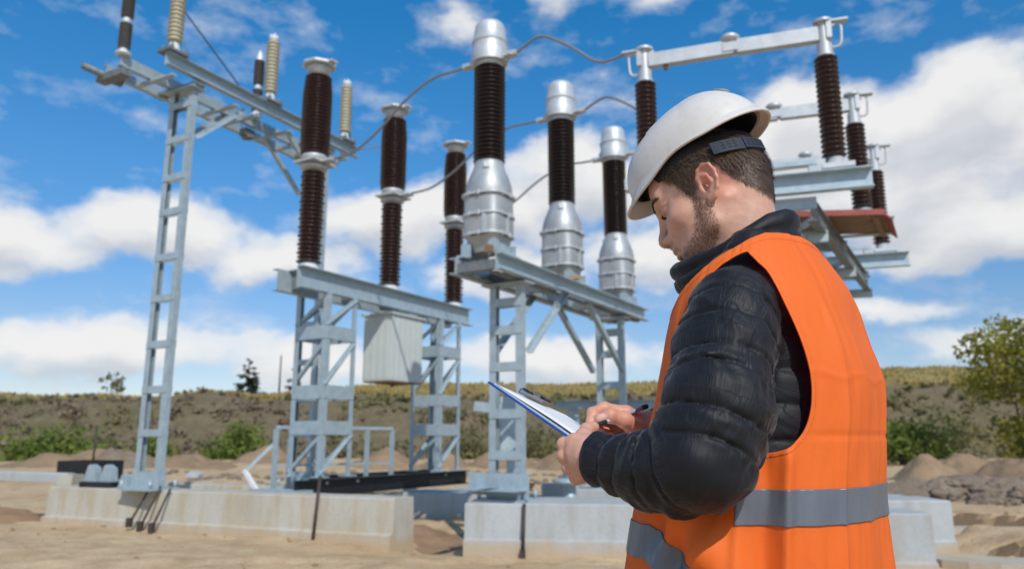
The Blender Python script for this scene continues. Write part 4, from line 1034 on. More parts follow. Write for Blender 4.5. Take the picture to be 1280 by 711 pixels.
# --- head
def rotm(yaw,p,roll):
    y,p,r=R(yaw),R(p),R(roll); f0=np.array([-math.cos(y),math.sin(y),0]); l0=np.array([-math.sin(y),-math.cos(y),0]); up=np.array([0,0,1.])
    F=f0*math.cos(p)-up*math.sin(p); U=f0*math.sin(p)+up*math.cos(p)
    return np.stack([F,l0*math.cos(r)+U*math.sin(r),U*math.cos(r)-l0*math.sin(r)])
HR=rotm(28,21,4); HS=.94
HO=np.array((0.3070,1.1760,1.6470))-HS*(HR[0]*.004+HR[1]*.073)
def toW(p): return HO+HS*(np.asarray(p,float)@HR)
def toL(P): return ((P-HO)@HR.T)/HS
NB=toL(np.array([[.392,1.209,1.50]]))[0]
def headf(P):
    Q=P.copy(); Q[:,1]=np.abs(Q[:,1])   # symmetric
    d=ell(Q,(-.006,0,.052),(.097,.0755,.084))
    d=smin(d,ell(Q,(-.055,0,.02),(.05,.058,.055)),.03)
    d=smin(d,ell(Q,(.040,0,-.012),(.052,.056,.078)),.03)
    d=smin(d,ell(Q,(.078,0,.056),(.020,.046,.032)),.03)                      # forehead
    d=smin(d,cap(Q,(.010,.052,-.058),(.074,.014,-.094),.0165,.016),.026)     # jaw
    d=smin(d,cap(Q,(.002,.062,-.012),(.010,.053,-.058),.012,.016),.022)
    d=smin(d,ell(Q,(.036,0,-.062),(.046,.044,.044)),.03)
    d=smin(d,ell(Q,(.081,0,-.094),(.017,.019,.017)),.016)                    # chin
    d=smin(d,ell(Q,(.054,.045,-.016),(.026,.019,.019)),.024)                 # cheekbone
    d=smin(d,cap(Q,(.094,.004,.032),(.080,.042,.036),.0105,.009),.014)       # brow
    d=smax(d,-(ell(Q,(.098,.031,.013),(.019,.017,.0115))),.010)              # socket
    d=smin(d,ell(Q,(.0765,.031,.0125),(.0125,.0145,.0122)),.004)             # closed lid over eye
    d=smin(d,ell(Q,(.077,.033,.021),(.012,.016,.005)),.005)                  # lid fold
    d=smin(d,chain(Q,[(.092,0,.026),(.099,0,.008),(.1105,0,-.020),(.1125,0,-.027)],[.0078,.0075,.0088,.0098],.006),.010)
    d=smin(d,ell(Q,(.1005,.0125,-.0315),(.0115,.0075,.0088)),.006)           # wing
    d=smin(d,cap(Q,(.108,0,-.034),(.098,0,-.041),.0055,.005),.005)
    d=smax(d,-ell(Q,(.1045,.0075,-.0395),(.0060,.0033,.0040)),.003)          # nostril
    d=smin(d,ell(Q,(.083,0,-.052),(.0185,.024,.017)),.014)                   # muzzle
    d=smin(d,chain(Q,[(.0995,0,-.0555),(.0955,.012,-.0575),(.0855,.023,-.0625)],[.0052,.0048,.002],.004),.004)
    d=smin(d,chain(Q,[(.0970,0,-.0685),(.0935,.011,-.0675),(.0855,.021,-.0640)],[.0058,.0054,.002],.004),.004)
    d=smax(d,-chain(Q,[(.1065,0,-.0620),(.1005,.012,-.0622),(.0875,.025,-.0640)],[.0024,.0020,.0014],.002),.0025)
    d=smax(d,-ell(Q,(.1015,0,-.0790),(.010,.020,.0060)),.008)
    d=smin(d,ell(Q,(.070,.017,-.030),(.024,.022,.028)),.014)                 # maxilla
    # neck
    n=cap(P,(-.036,0,-.030),(NB[0],NB[1],NB[2]),.056,.056)
    d=smin(d,n,.028)
    for s in (1,-1):
        d=smin(d,cap(P,(-.024,.058*s,-.030),(.035+NB[0]*.55,.018*s+NB[1]*.7,NB[2]*.8),.011,.012),.02)
    d=smin(d,ell(P,(.020+NB[0]*.30,0,NB[2]*.52),(.018,.014,.02)),.02)
    # ear
    E=Q-np.array((0,.002,-.003),f32)
    e=ell(E,(-.011,.0775,.006),(.0185,.0045,.031))
    sh=E.copy(); sh[:,1]=sh[:,1]+sh[:,0]*.42          # flare away from the head backwards
    e=ell(sh,(-.011,.0735,.006),(.0185,.0040,.0315))
    e=smin(e,chain(sh,[(.0035,.0745,.006),(.004,.0750,.022),(-.003,.0758,.0335),(-.014,.0762,.0365),(-.0245,.0762,.030),(-.0290,.0760,.016),(-.0278,.0755,.001),(-.0215,.0745,-.013),(-.0125,.0735,-.0235)],[.0030,.0036,.0039,.0040,.0040,.0038,.0036,.0036,.0045],.003),.003)
    e=smin(e,ell(sh,(-.006,.0735,-.0235),(.0095,.0042,.0085)),.006)
    e=smin(e,chain(sh,[(-.0055,.0750,.0215),(-.0165,.0770,.013),(-.0165,.0770,.000),(-.0090,.0755,-.0115)],[.0024,.0032,.0034,.0030],.003),.004)
    e=smax(e,-ell(sh,(-.0050,.0800,.0015),(.0080,.0095,.0102)),.003)
    e=smax(e,-cap(sh,(-.0005,.080,-.001),(.001,.046,.001),.0042),.003)
    e=smax(e,-ell(sh,(-.0205,.0805,.019),(.0040,.0060,.0125)),.003)
    e=smin(e,ell(sh,(.0045,.0755,-.001),(.0045,.0042,.0062)),.004)
    d=smin(d,e,.0045)
    return d+.0006*vnoise(P*90)
HV,HF=surf_nets(lambda P:headf(P),(-.125,-.1,-.215),(.135,.1,.15),.0019 if not QUICK else .003,slack=3.0)
ok=HV[HF].mean(1)[:,2]>-.30; HF=HF[ok]

# --- hands
def handf(palm,fingers,wrist,pk=.013):
    def f(P):
        d=None
        for a,b,ra,rb in palm:
            c=cap(P,a,b,ra,rb); d=c if d is None else smin(d,c,pk)
        d=smin(d,cap(P,wrist[0],wrist[1],.0235,.026),.02)
        for pts,rs in fingers:
            c=chain(P,[np.array(q) for q in pts],rs,.0035)
            for j in range(1,len(pts)-1):       # knuckles a little thicker
                c=smin(c,np.linalg.norm(P-np.array(pts[j],f32),axis=1)-rs[j]*1.05,.004)
            d=smin(d,c,.0042)
        return d+.0007*vnoise(P*160)+.0009*vnoise(P*70)
    return f
# left hand: grips the lower left corner of the board, knuckles to the left, thumb on the paper
wl0=np.array((0.1140,1.1180,1.2270)); wl1=np.array((0.1500,1.0850,1.2210))
MCP=[np.array((0.0920,1.1280,1.2470)),np.array((0.0890,1.1260,1.2320)),np.array((0.0930,1.1260,1.2160)),np.array((0.1010,1.1260,1.2010))]
palmL=[(wl0+np.array([0,0,.008]),MCP[0],.017,.0125),(wl0,MCP[1],.018,.0125),(wl0+np.array([0,0,-.006]),MCP[2],.018,.012),(wl0+np.array([0,0,-.014]),MCP[3],.016,.0115)]
fL=[]
for mc,pip,dip,tip,r in ((MCP[0],(0.0760,1.1380,1.2430),(0.0910,1.1680,1.2370),(0.1130,1.1820,1.2370),.0088),(MCP[1],(0.0760,1.1370,1.2260),(0.0910,1.1680,1.2220),(0.1110,1.1840,1.2240),.0090),(MCP[2],(0.0820,1.1370,1.2100),(0.0940,1.1660,1.2060),(0.1110,1.1800,1.2110),.0086),(MCP[3],(0.0920,1.1360,1.1950),(0.1020,1.1600,1.1940),(0.1160,1.1720,1.1990),.0078)):
    fL.append(([mc,pip,dip,tip],[r*1.18,r*1.06,r*.96,r*.84]))
fL.append(([(0.1140,1.1250,1.2420),(0.1050,1.1400,1.2530),(0.1120,1.1600,1.2630),(0.1240,1.1760,1.2680)],[.0155,.0120,.0103,.0085]))
HLV,HLF=surf_nets(handf(palmL,fL,(wl0,wl1)),(.055,1.03,1.13),(.20,1.23,1.31),.0017 if not QUICK else .003,slack=2.2)
# right hand: writing
wr0=np.array((0.2320,1.3050,1.2680)); wr1=np.array((0.2920,1.3450,1.2620))
RM=[np.array((0.1880,1.2680,1.2920)),np.array((0.1810,1.2850,1.2850)),np.array((0.1870,1.2970,1.2730)),np.array((0.1960,1.3000,1.2630))]
palmR=[(wr0,RM[0],.019,.013),(wr0,RM[1],.019,.013),(wr0,RM[2],.018,.012),(wr0,RM[3],.017,.0115),(wr0,(0.2010,1.2680,1.2640),.018,.0155)]
fR=[([RM[0],(0.1520,1.2620,1.3000),(0.1310,1.2500,1.2920),(0.1250,1.2400,1.2760)],[.0118,.0098,.0088,.0078]),
    ([RM[1],(0.1490,1.2850,1.2840),(0.1380,1.2680,1.2690),(0.1430,1.2500,1.2610)],[.0115,.0096,.0088,.0080]),
    ([RM[2],(0.1580,1.2920,1.2710),(0.1510,1.2750,1.2570),(0.1620,1.2620,1.2540)],[.0108,.0092,.0084,.0076]),
    ([RM[3],(0.1730,1.2920,1.2590),(0.1690,1.2780,1.2500),(0.1780,1.2680,1.2480)],[.0100,.0084,.0076,.0070]),
    ([(0.2070,1.2750,1.2650),(0.1810,1.2470,1.2810),(0.1580,1.2360,1.2870),(0.1400,1.2360,1.2810)],[.0165,.0125,.0108,.0090])]
HRV,HRF=surf_nets(handf(palmR,fR,(wr0,wr1)),(.10,1.17,1.20),(.30,1.38,1.36),.0017 if not QUICK else .003,slack=2.2)

# --- hidden core of the body
gzm=gz(.4,1.2)
hipL=np.array([.37,1.2,.93])+BL*.09; hipR=np.array([.37,1.2,.93])-BL*.09
def legpts(h,fwd): return [h,h*np.array([1,1,0])+BF*(.02+fwd)+np.array([0,0,.50]),h*np.array([1,1,0])+BF*(fwd-.02)+np.array([0,0,gzm+.10])]
LG=[legpts(hipL,.0),legpts(hipR,.06)]
def coref(P):
    d=smax(torso(P,-.045),P[:,2]-1.53,.02); d=smax(d,.86-P[:,2],.03)
    for pts,e in ((armL,wl0),(armR,wr0)):
        d=smin(d,chain(P,[pts[0],pts[1],pts[2],pts[-2],e],[.045,.045,.042,.036,.026],.02),.02)
    for q in LG: d=smin(d,chain(P,q,[.078,.055,.040],.03),.03); 
    for q in LG: d=smin(d,cap(P,q[2]-np.array([0,0,.05]),q[2]+BF*.14-np.array([0,0,.062]),.038,.03),.03)
    return d
CV,CF=surf_nets(coref,(0.0,.85,gzm-.06),(.75,1.65,1.62),.011,slack=2.4)
def trousf(P):
    d=smax(torso(P,-.030),P[:,2]-1.0,.01); d=smax(d,.84-P[:,2],.04)
    for q in LG: d=smin(d,chain(P,q,[.098,.075,.065],.03)-.006*vnoise(P*22)-.006*vnoise(P*9),.04)
    return smax(d,gzm+.09-P[:,2],.01)
PV,PF=surf_nets(trousf,(0.0,.85,gzm),(.75,1.65,1.05),.012,slack=2.4)
def bootf(P):
    d=None
    for q in LG:
        a=q[2]
        c=smin(cap(P,a+np.array([0,0,.06]),a-np.array([0,0,.03]),.055,.052),cap(P,a-np.array([0,0,.05])-BF*.03,a+BF*.17-np.array([0,0,.06]),.048,.040),.03)
        d=c if d is None else np.minimum(d,c)
    return smax(d,gzm+.004-P[:,2],.008)
BV,BFc=surf_nets(bootf,(0.0,.85,gzm-.02),(.75,1.65,.35),.009,slack=2.4)

# --- skin
m,k=new_mat('skin')
at=k.n('ShaderNodeVertexColor',layer_name='tone'); n=k.noise(120,4,.6,k.obj); n2=k.noise(28,4,.6,k.obj)
col=k.mix(k.math('MULTIPLY',k.ramp(n2,[(.42,(0,0,0)),(.68,(1,1,1))]),.34),at.outputs[0],(.62,.25,.17),'MIX'); col=k.mix(k.math('MULTIPLY',k.ramp(n,[(.45,(0,0,0)),(.75,(1,1,1))]),.22),col,(.40,.18,.11))
setp(k,col,.47,0,.4); b=k.b; b.inputs['Subsurface Weight'].default_value=.09; b.inputs['Subsurface Radius'].default_value=(1,.35,.2); b.inputs['Subsurface Scale'].default_value=.006
vo=k.n('ShaderNodeTexVoronoi'); vo.inputs['Scale'].default_value=620; k.l(k.obj,vo.inputs['Vector'])
bump(k,k.math('ADD',k.math('ADD',k.math('MULTIPLY',n,.8),n2),k.math('MULTIPLY',vo.outputs['Distance'],.35)),.30,.002); M['skin']=m
V=[];F=[];T=[]
def addp(v,f,t):
    o=sum(len(q) for q in V); V.append(v); F.append(f+o); T.append(t)
base=np.array([.65,.375,.27])
def blend(c,w,t): return c*(1-w[:,None])+np.array(t)*w[:,None]
def ss(a,b,x):
    t=np.clip((x-a)/(b-a),0,1); return t*t*(3-2*t)
def gauss(P,c,r): return np.exp(-(((P-np.array(c))/np.array(r))**2).sum(1))
Q=HV.copy(); Q[:,1]=np.abs(Q[:,1])
t=np.repeat(base[None],len(HV),0)
t=blend(t,.75*gauss(Q,(-.014,.085,.012),(.022,.02,.032)),(.66,.21,.14)); t=blend(t,.5*gauss(Q,(-.045,.06,-.010),(.022,.03,.035)),(.66,.27,.19))      # warm ears
t=blend(t,.45*gauss(Q,(.112,0,-.026),(.016,.016,.016)),(.58,.23,.16))
t=blend(t,.35*gauss(Q,(.06,.05,-.02),(.025,.02,.02)),(.58,.25,.17))
t=blend(t,.85*np.maximum(gauss(Q,(.099,0,-.0625),(.010,.020,.0085)),0),(.42,.16,.12))
t=blend(t,.35*gauss(Q,(.085,.031,.010),(.012,.02,.009)),(.36,.18,.12))
def hair_w(P):
    """1 where scalp hair grows, in head coordinates"""
    x,y,z=P[:,0],np.abs(P[:,1]),P[:,2]
    xs_=[-.13,-.100,-.085,-.068,-.052,-.042,-.035,-.026,-.010,.006,.013,.017,.022,.030,.038,.052,.075,.13]
    zs_=[-.046,-.046,-.038,-.024,-.002,.018,.036,.043,.042,.040,.036,.014,.000,.008,.032,.054,.082,.085]
    zb=np.interp(x,xs_,zs_)+.004*vnoise((P*70).astype(f32))
    return ss(-.010,.014,z-zb)
def beard_w(P):
    x,y,z=P[:,0],np.abs(P[:,1]),P[:,2]
    up=np.interp(x,[-.01,.008,.016,.026,.034,.045,.060,.080,.095],[-.03,-.012,.002,.000,-.030,-.052,-.064,-.068,-.070])
    lo=np.interp(x,[-.01,.01,.04,.08,.1],[-.05,-.078,-.094,-.115,-.115])
    w=ss(.004,-.008,z-up)*ss(-.010,.002,z-lo)*ss(-.004,.006,x)
    mo=ss(.016,.008,np.abs(z+.0475+.35*np.maximum(y-.008,0)))*ss(.03,.022,y)*ss(.07,.082,x)*.6
    lip=gauss(np.stack([x,y,z],-1),(.099,0,-.0625),(.02,.020,.0075))
    return np.clip(np.maximum(w,mo)-1.2*lip,0,1)
hw=hair_w(HV); bw=beard_w(HV)
t=blend(t,.80*hw,(.105,.064,.043)); t=blend(t,.20*bw,(.24,.14,.095))
addp(toW(HV),HF,t)
for v,f,tips in ((HLV,HLF,MCP),(HRV,HRF,RM)):
    t=np.repeat(base[None],len(v),0)
    for q in tips: t=blend(t,.45*gauss(v,q,(.014,.014,.014)),(.60,.24,.17))
    if v is HRV:
        t=blend(t,np.full(len(v),.40),(.63,.23,.15))
        nl=np.array((0.1430,1.2270,1.2850)); t=blend(t,.7*ss(.0085,.006,np.linalg.norm((v-nl)*np.array([1,.8,1.25]),axis=1)),(.74,.50,.42))
    addp(v,f,t)
addp(CV,CF,np.repeat(base[None],len(CV),0))
person=bpy.data.objects.new('person',np_mesh(np.concatenate(V),np.concatenate(F))); C.objects.link(person)
person.data.materials.append(M['skin'])
ca=person.data.color_attributes.new('tone','FLOAT_COLOR','POINT'); tt=np.concatenate(T); ca.data.foreach_set('color',np.concatenate([tt,np.ones((len(tt),1))],1).astype(f32).ravel())
tag(person,'man in white hard hat and orange vest writing on a clipboard','person')
def child(name,v,f,mat,parent=None,smooth=True):
    o=bpy.data.objects.new(name,np_mesh(v,f,smooth)); C.objects.link(o); o.data.materials.append(mat); o.parent=parent or person; return o
jk=child('jacket',JV,JF,M['jacket'])
def cloth_uv(V):
    out=np.zeros((len(V),3)); best=np.full(len(V),.12)
    c=np.stack(tring(V[:,2])[:2],-1); out[:,0]=V[:,2]; out[:,1]=np.arctan2(V[:,1]-c[:,1],V[:,0]-c[:,0])*.17
    for pts in (armL,armR):
        acc=0
        for i in range(len(pts)-1):
            a,b=pts[i],pts[i+1]; d=b-a; L=np.linalg.norm(d); t=np.clip((V-a)@d/(L*L),0,1); q=V-a-t[:,None]*d; r=np.linalg.norm(q,axis=1)
            e1=np.cross(d/L,[.3,.2,.93]); e1/=np.linalg.norm(e1); e2=np.cross(d/L,e1); m_=r<best; best[m_]=r[m_]
            out[m_,0]=acc+t[m_]*L; out[m_,1]=np.arctan2(q[m_]@e2,q[m_]@e1)*.06; acc+=L
    return out
at_=jk.data.attributes.new('cloth','FLOAT_VECTOR','POINT'); at_.data.foreach_set('vector',cloth_uv(JV).astype(f32).ravel())
M['trousers']=mottled('dark_work_cloth',(.02,.024,.035),(.035,.04,.055),20,.8); M['boot']=mottled('boot_leather',(.03,.022,.016),(.06,.045,.03),20,.6)
child('trousers',PV,PF,M['trousers']); child('boots',BV,BFc,M['boot'])

# --- hair strands
def strands(V,F,w,n,ln,wd,direc,mat,name,jit=.5,lift=.45,seed=3):
    r=np.random.default_rng(seed)
    tri=np.concatenate([F[:,[0,1,2]],F[:,[0,2,3]]]); A,B_,C_=V[tri[:,0]],V[tri[:,1]],V[tri[:,2]]
    cr=np.cross(B_-A,C_-A); ar=np.linalg.norm(cr,axis=1)+1e-12; p=ar*w[tri].mean(1); p/=p.sum()
    idx=r.choice(len(tri),n,p=p); u=r.random((n,2)); fl=u.sum(1)>1; u[fl]=1-u[fl]
    P=A[idx]+(B_-A)[idx]*u[:,:1]+(C_-A)[idx]*u[:,1:]; N=cr[idx]/ar[idx][:,None]
    d=direc(P,N)+r.normal(size=(n,3))*jit*.5; d-=N*(d*N).sum(1)[:,None]; d/=np.linalg.norm(d,axis=1)[:,None]+1e-9
    L=ln*(.6+.8*r.random(n))[:,None]; s=np.cross(N,d)*wd*(.6+.8*r.random(n))[:,None]
    if callable(getattr(w,'len',None)): pass
    p1=P+d*L*.5+N*L*lift*.55; p2=P+d*L+N*L*lift*.75
    vv=np.stack([P-s-N*.0005,P+s-N*.0005,p1+s*.8,p1-s*.8,p2],1).reshape(-1,3); i=np.arange(n)*5
    q=np.stack([i,i+1,i+2,i+3],-1); tr_=np.stack([i+3,i+2,i+4],-1)
    return vv,q.tolist()+tr_.tolist()
def hairmat(name,c0,c1):
    m,k=new_mat(name); n=k.noise(260,2,.5,k.obj); n2=k.noise(30,3,.5,k.obj)
    setp(k,k.mix(k.math('MULTIPLY_ADD',n,.7,k.math('MULTIPLY',n2,.3)),c0,c1),.45,0,.35); return m
M['hair']=hairmat('brown_hair',(.055,.034,.023),(.19,.122,.080)); M['beard']=hairmat('beard_hair',(.08,.045,.028),(.20,.12,.075))
HW=toW(HV)
lenw=1.0
dn_=lambda P,N: np.repeat((HR[0]*-.35-HR[2]*1.0)[None],len(P),0)
wsk=hw*(HV[:,2]<.10)
v,f=strands(HW,HF,wsk*ss(-.075,.01,HV[:,2]+.02),21000,.0105,.00034,dn_,M['hair'],'hair',.55,.30)
v2,f2=strands(HW,HF,wsk,13000,.0055,.00030,dn_,M['hair'],'hair',.6,.35,5)
v3,f3=strands(HW,HF,wsk*ss(.0,.03,HV[:,2]),9000,.017,.0004,dn_,M['hair'],'hair',.5,.42,6)
nv=len(v); nv2=nv+len(v2); allf=f+[tuple(q+nv for q in a) for a in f2]+[tuple(q+nv2 for q in a) for a in f3]
child('hair',np.concatenate([v,v2,v3]),allf,M['hair'],None,True)
bdir=lambda P,N: np.repeat((-HR[2]*1.0+HR[0]*.25)[None],len(P),0)
v,f=strands(HW,HF,bw*ss(-.16,-.03,-np.abs(HV[:,1])+0),4600,.0048,.00025,bdir,M['beard'],'beard',.8,.42,8)
child('beard',v,f,M['beard'])
eb=np.zeros(len(HV)); 
for x0,y0,z0 in ((.101,.012,.032),(.098,.020,.0355),(.093,.029,.0375),(.086,.039,.037),(.079,.046,.033)): eb=np.maximum(eb,gauss(Q,(x0,y0,z0),(.012,.0065,.0042)))
ebd=lambda P,N: np.where(((P-HO)@HR[1])[:,None]>0,HR[1],-HR[1])*1.0+HR[2]*.25-HR[0]*.3
v,f=strands(HW,HF,np.where(eb>.35,eb,0),1500,.0065,.00030,ebd,M['hair'],'eyebrows',.5,.25,9)
child('eyebrows',v,f,M['hair'])
# lashes: a dark curved line along each lowered lid
for s in (1,-1):
    lv=[];lf=[]; nn=14
    for i in range(nn):
        u=i/(nn-1)-.5; a=u*1.5
        c_=np.array((.0765+.0132*math.cos(a)*.98,s*(.031+.0148*math.sin(a)),.0085-.0018*math.cos(a)))
        lv+= [toW(c_+np.array((.0004,0,.0006))),toW(c_+np.array((.0045*math.cos(a),s*.0035*math.sin(a),-.0030)))]
    lf+=[(2*i,2*i+1,2*i+3,2*i+2) for i in range(nn-1)]
    child('eyelashes',np.array(lv),lf,M['hair'])

# --- collar
def cloft(th):
    d=np.degrees(th); d=np.where(d>180,360-d,d)
    zt=np.interp(d,[0,30,60,80,100,120,140,160,180],[1.536,1.534,1.534,1.539,1.549,1.570,1.591,1.601,1.603]); zb=np.interp(d,[0,60,100,140,180],[1.482,1.490,1.512,1.535,1.545])
    return zt,zb
cc=np.array([.372,1.222]); nth=160; prof=[]
for i in range(9):
    u=i/8; prof.append((u,.0055+.0065*abs(math.sin(2*math.pi*u))**.5))
prof=prof+[(1.03,.004)]+[(u,-a*.8) for u,a in prof[::-1]]
VV=[];
gap=R(8)
for i in range(nth+1):
    th=gap+(2*math.pi-2*gap)*i/nth
    zt,zb=cloft(np.array([th])); zt=float(zt[0]);zb=float(zb[0]); c_,s_=math.cos(th),math.sin(th)
    for u,a in prof:
        z=zb+(zt-zb)*u; wr=.004*noise.noise((th*2.2,u*.8,2.0))+.0012*noise.noise((th*9,u*2,4.0))
        af=(.086 if c_>0 else .094)+(.010 if c_>0 else .006)*u; bl=.089-.006*u
        q=cc+BF[:2]*(af+a+wr)*c_+BL[:2]*(bl+a+wr)*s_+BF[:2]*.006*u
        VV.append((q[0],q[1],z))
m_=len(prof); FF=[(i*m_+j,i*m_+(j+1)%m_,(i+1)*m_+(j+1)%m_,(i+1)*m_+j) for i in range(nth) for j in range(m_)]+[tuple(range(m_)),tuple(nth*m_+j for j in range(m_-1,-1,-1))]
co=child('collar',np.array(VV),FF,M['jacket'],jk)

# --- vest
AH=[(104,1.514),(112,1.495),(119,1.474),(126,1.417),(129,1.375),(131,1.31),(129,1.268),(121,1.240),(108,1.231),(94,1.233),(80,1.245),(68,1.275),(61,1.32),(60,1.37),(65,1.415),(75,1.455),(87,1.492),(96,1.508)]
AHP=np.array([tuple(p)[:2] for p in spline([(a,z*400,0) for a,z in AH]+[(AH[0][0],AH[0][1]*400,0)],6)])
def polyd(P,poly):
    a=poly[:-1];b=poly[1:]; d=b-a; best=np.full(len(P),1e9); ins=np.zeros(len(P),bool)
    for i in range(len(a)):
        t=np.clip(((P-a[i])@d[i])/(d[i]@d[i]+1e-12),0,1); best=np.minimum(best,np.linalg.norm(P-a[i]-t[:,None]*d[i],axis=1))
        c=((a[i,1]>P[:,1])!=(b[i,1]>P[:,1])); 
        xx=a[i,0]+(P[:,1]-a[i,1])*(d[i,0])/(d[i,1] if abs(d[i,1])>1e-9 else 1e-9); ins^=c&(P[:,0]<xx)
    return np.where(ins,-best,best)
def neckz(deg):
    d=np.where(deg>180,360-deg,deg)
    return np.interp(d,[0,30,60,75,90,104,120,150,180],[1.36,1.43,1.478,1.499,1.520,1.537,1.549,1.554,1.555])
def vest_keep(deg,z):
    """positive where there is cloth"""
    d=np.where(deg>180,360-deg,deg)
    a=polyd(np.stack([d,z*400],-1),AHP)/400*2.2
    return np.minimum(a,neckz(deg)-z)
def vest_pt(deg,z,off=0.0):
    th=np.radians(deg)
    lowm=ss(1.30,1.20,z)
    fold= .0100*np.exp(-((deg-121)/2.6)**2)*ss(1.26,1.22,z) -.013*np.exp(-((deg-112)/4.5)**2)*ss(1.27,1.2,z)
    fold+= .0045*np.exp(-((deg-150)/1.6)**2)*ss(1.47,1.40,z)-.003*np.exp(-((deg-155)/4)**2)
    fold+= lowm*(.015*np.sin((deg-70)*.16+z*38)*np.exp(-((deg-86)/16)**2)+.008*np.sin(deg*.33-z*60)*np.exp(-((deg-80)/14)**2))
    fold+= .006*np.exp(-((deg-101-(1.16-z)*20)/2.5)**2)*lowm
    nz=np.stack([np.cos(th)*2.2,np.sin(th)*2.2,z*3.0],-1).astype(f32)
    fold+= .0035*vnoise(nz*np.array([5,5,4],f32)+31)*ss(1.5,1.42,z)+.0016*vnoise(nz*np.array([13,13,9],f32)+3)+.0013*np.exp(-((z-1.335-.004*np.sin(deg*.2))/.004)**2)*ss(125,140,deg)-.0018*np.exp(-((z-1.255)/.004)**2)*ss(125,140,deg)
    fold+= .012*vnoise(nz+11)*ss(1.50,1.42,z)+.005*vnoise(nz*np.array([3.0,3.0,1.3],f32)+5)*ss(1.5,1.4,z)+.0035*vnoise(nz*np.array([2,2,6],f32))
    return tpt(th,z,off+fold+.003-.009*np.exp(-((deg-180)/45)**2)*ss(1.5,1.4,z))
def vest_patch(keep,d0,d1,z0,z1,nd,nz_,off,name,mat,parent,thick):
    dg=np.linspace(d0,d1,nd+1); zz=np.linspace(z0,z1,nz_+1); D_,Z_=np.meshgrid(dg,zz,indexing='ij'); D_=D_.ravel();Z_=Z_.ravel(); K=keep(D_,Z_)
    pts=np.stack([D_,Z_],-1).tolist(); ks=K.tolist(); ed={}; faces=[]
    n=nz_+1
    def cut(a,b):
        key=(min(a,b),max(a,b))
        if key not in ed:
            t=ks[a]/(ks[a]-ks[b]); ed[key]=len(pts); pts.append([pts[a][0]+(pts[b][0]-pts[a][0])*t,pts[a][1]+(pts[b][1]-pts[a][1])*t])
        return ed[key]
    for i in range(nd):
        for j in range(nz_):
            q=[i*n+j,(i+1)*n+j,(i+1)*n+j+1,i*n+j+1]; s=[ks[x]>0 for x in q]
            if all(s): faces.append(q); continue
            if not any(s): continue
            out=[]
            for x in range(4):
                a,b=q[x],q[(x+1)%4]
                if s[x]: out.append(a)
                if s[x]!=s[(x+1)%4]: out.append(cut(a,b))
            if len(out)>2: faces.append(out)
    p=np.array(pts); used=sorted({x for f in faces for x in f}); rm={x:i for i,x in enumerate(used)}; p=p[used]
    faces=[[rm[x] for x in f] for f in faces]
    o=child(name,vest_pt(p[:,0],p[:,1],off),faces,mat,parent)
    s=o.modifiers.new('thickness','SOLIDIFY'); s.thickness=thick; s.offset=-1
    return o
vest=vest_patch(vest_keep,1.0,359.0,.80,1.562,300 if not QUICK else 150,200 if not QUICK else 100,.0,'vest',M['vest'],person,.0013)
bandb=lambda d: 1.146+0*d
vest_patch(lambda d,z: np.minimum(np.minimum(z-1.1425,1.1875-z),vest_keep(d,z)),100.5,259,1.13,1.20,220,30,.0018,'reflective_tape',M['tape'],vest,.0012)
fz=lambda d: np.interp(d,[0,40,62,72,80,90,100],[1.13,1.133,1.133,1.120,1.103,1.082,1.060])
vest_patch(lambda d,z: np.minimum(np.minimum(z-(fz(d)-.046),fz(d)-z),vest_keep(d,z)),3,99.5,.98,1.16,160,70,.0018,'reflective_tape',M['tape'],vest,.0012)
vest_patch(lambda d,z: np.minimum(np.minimum(z-(fz(360-d)-.046),fz(360-d)-z),vest_keep(d,z)),260.5,357,.98,1.16,160,70,.0018,'reflective_tape',M['tape'],vest,.0012)
# folded binding sewn along the armholes and the neck
bind=lambda d,z: np.minimum(.0125-vest_keep(d,z),vest_keep(d,z))
for d0,d1 in ((2,179.5),(180.5,358)):
    vest_patch(bind,d0,d1,1.20,1.562,200,160,.0007,'binding',M['vest'],vest,.0006)
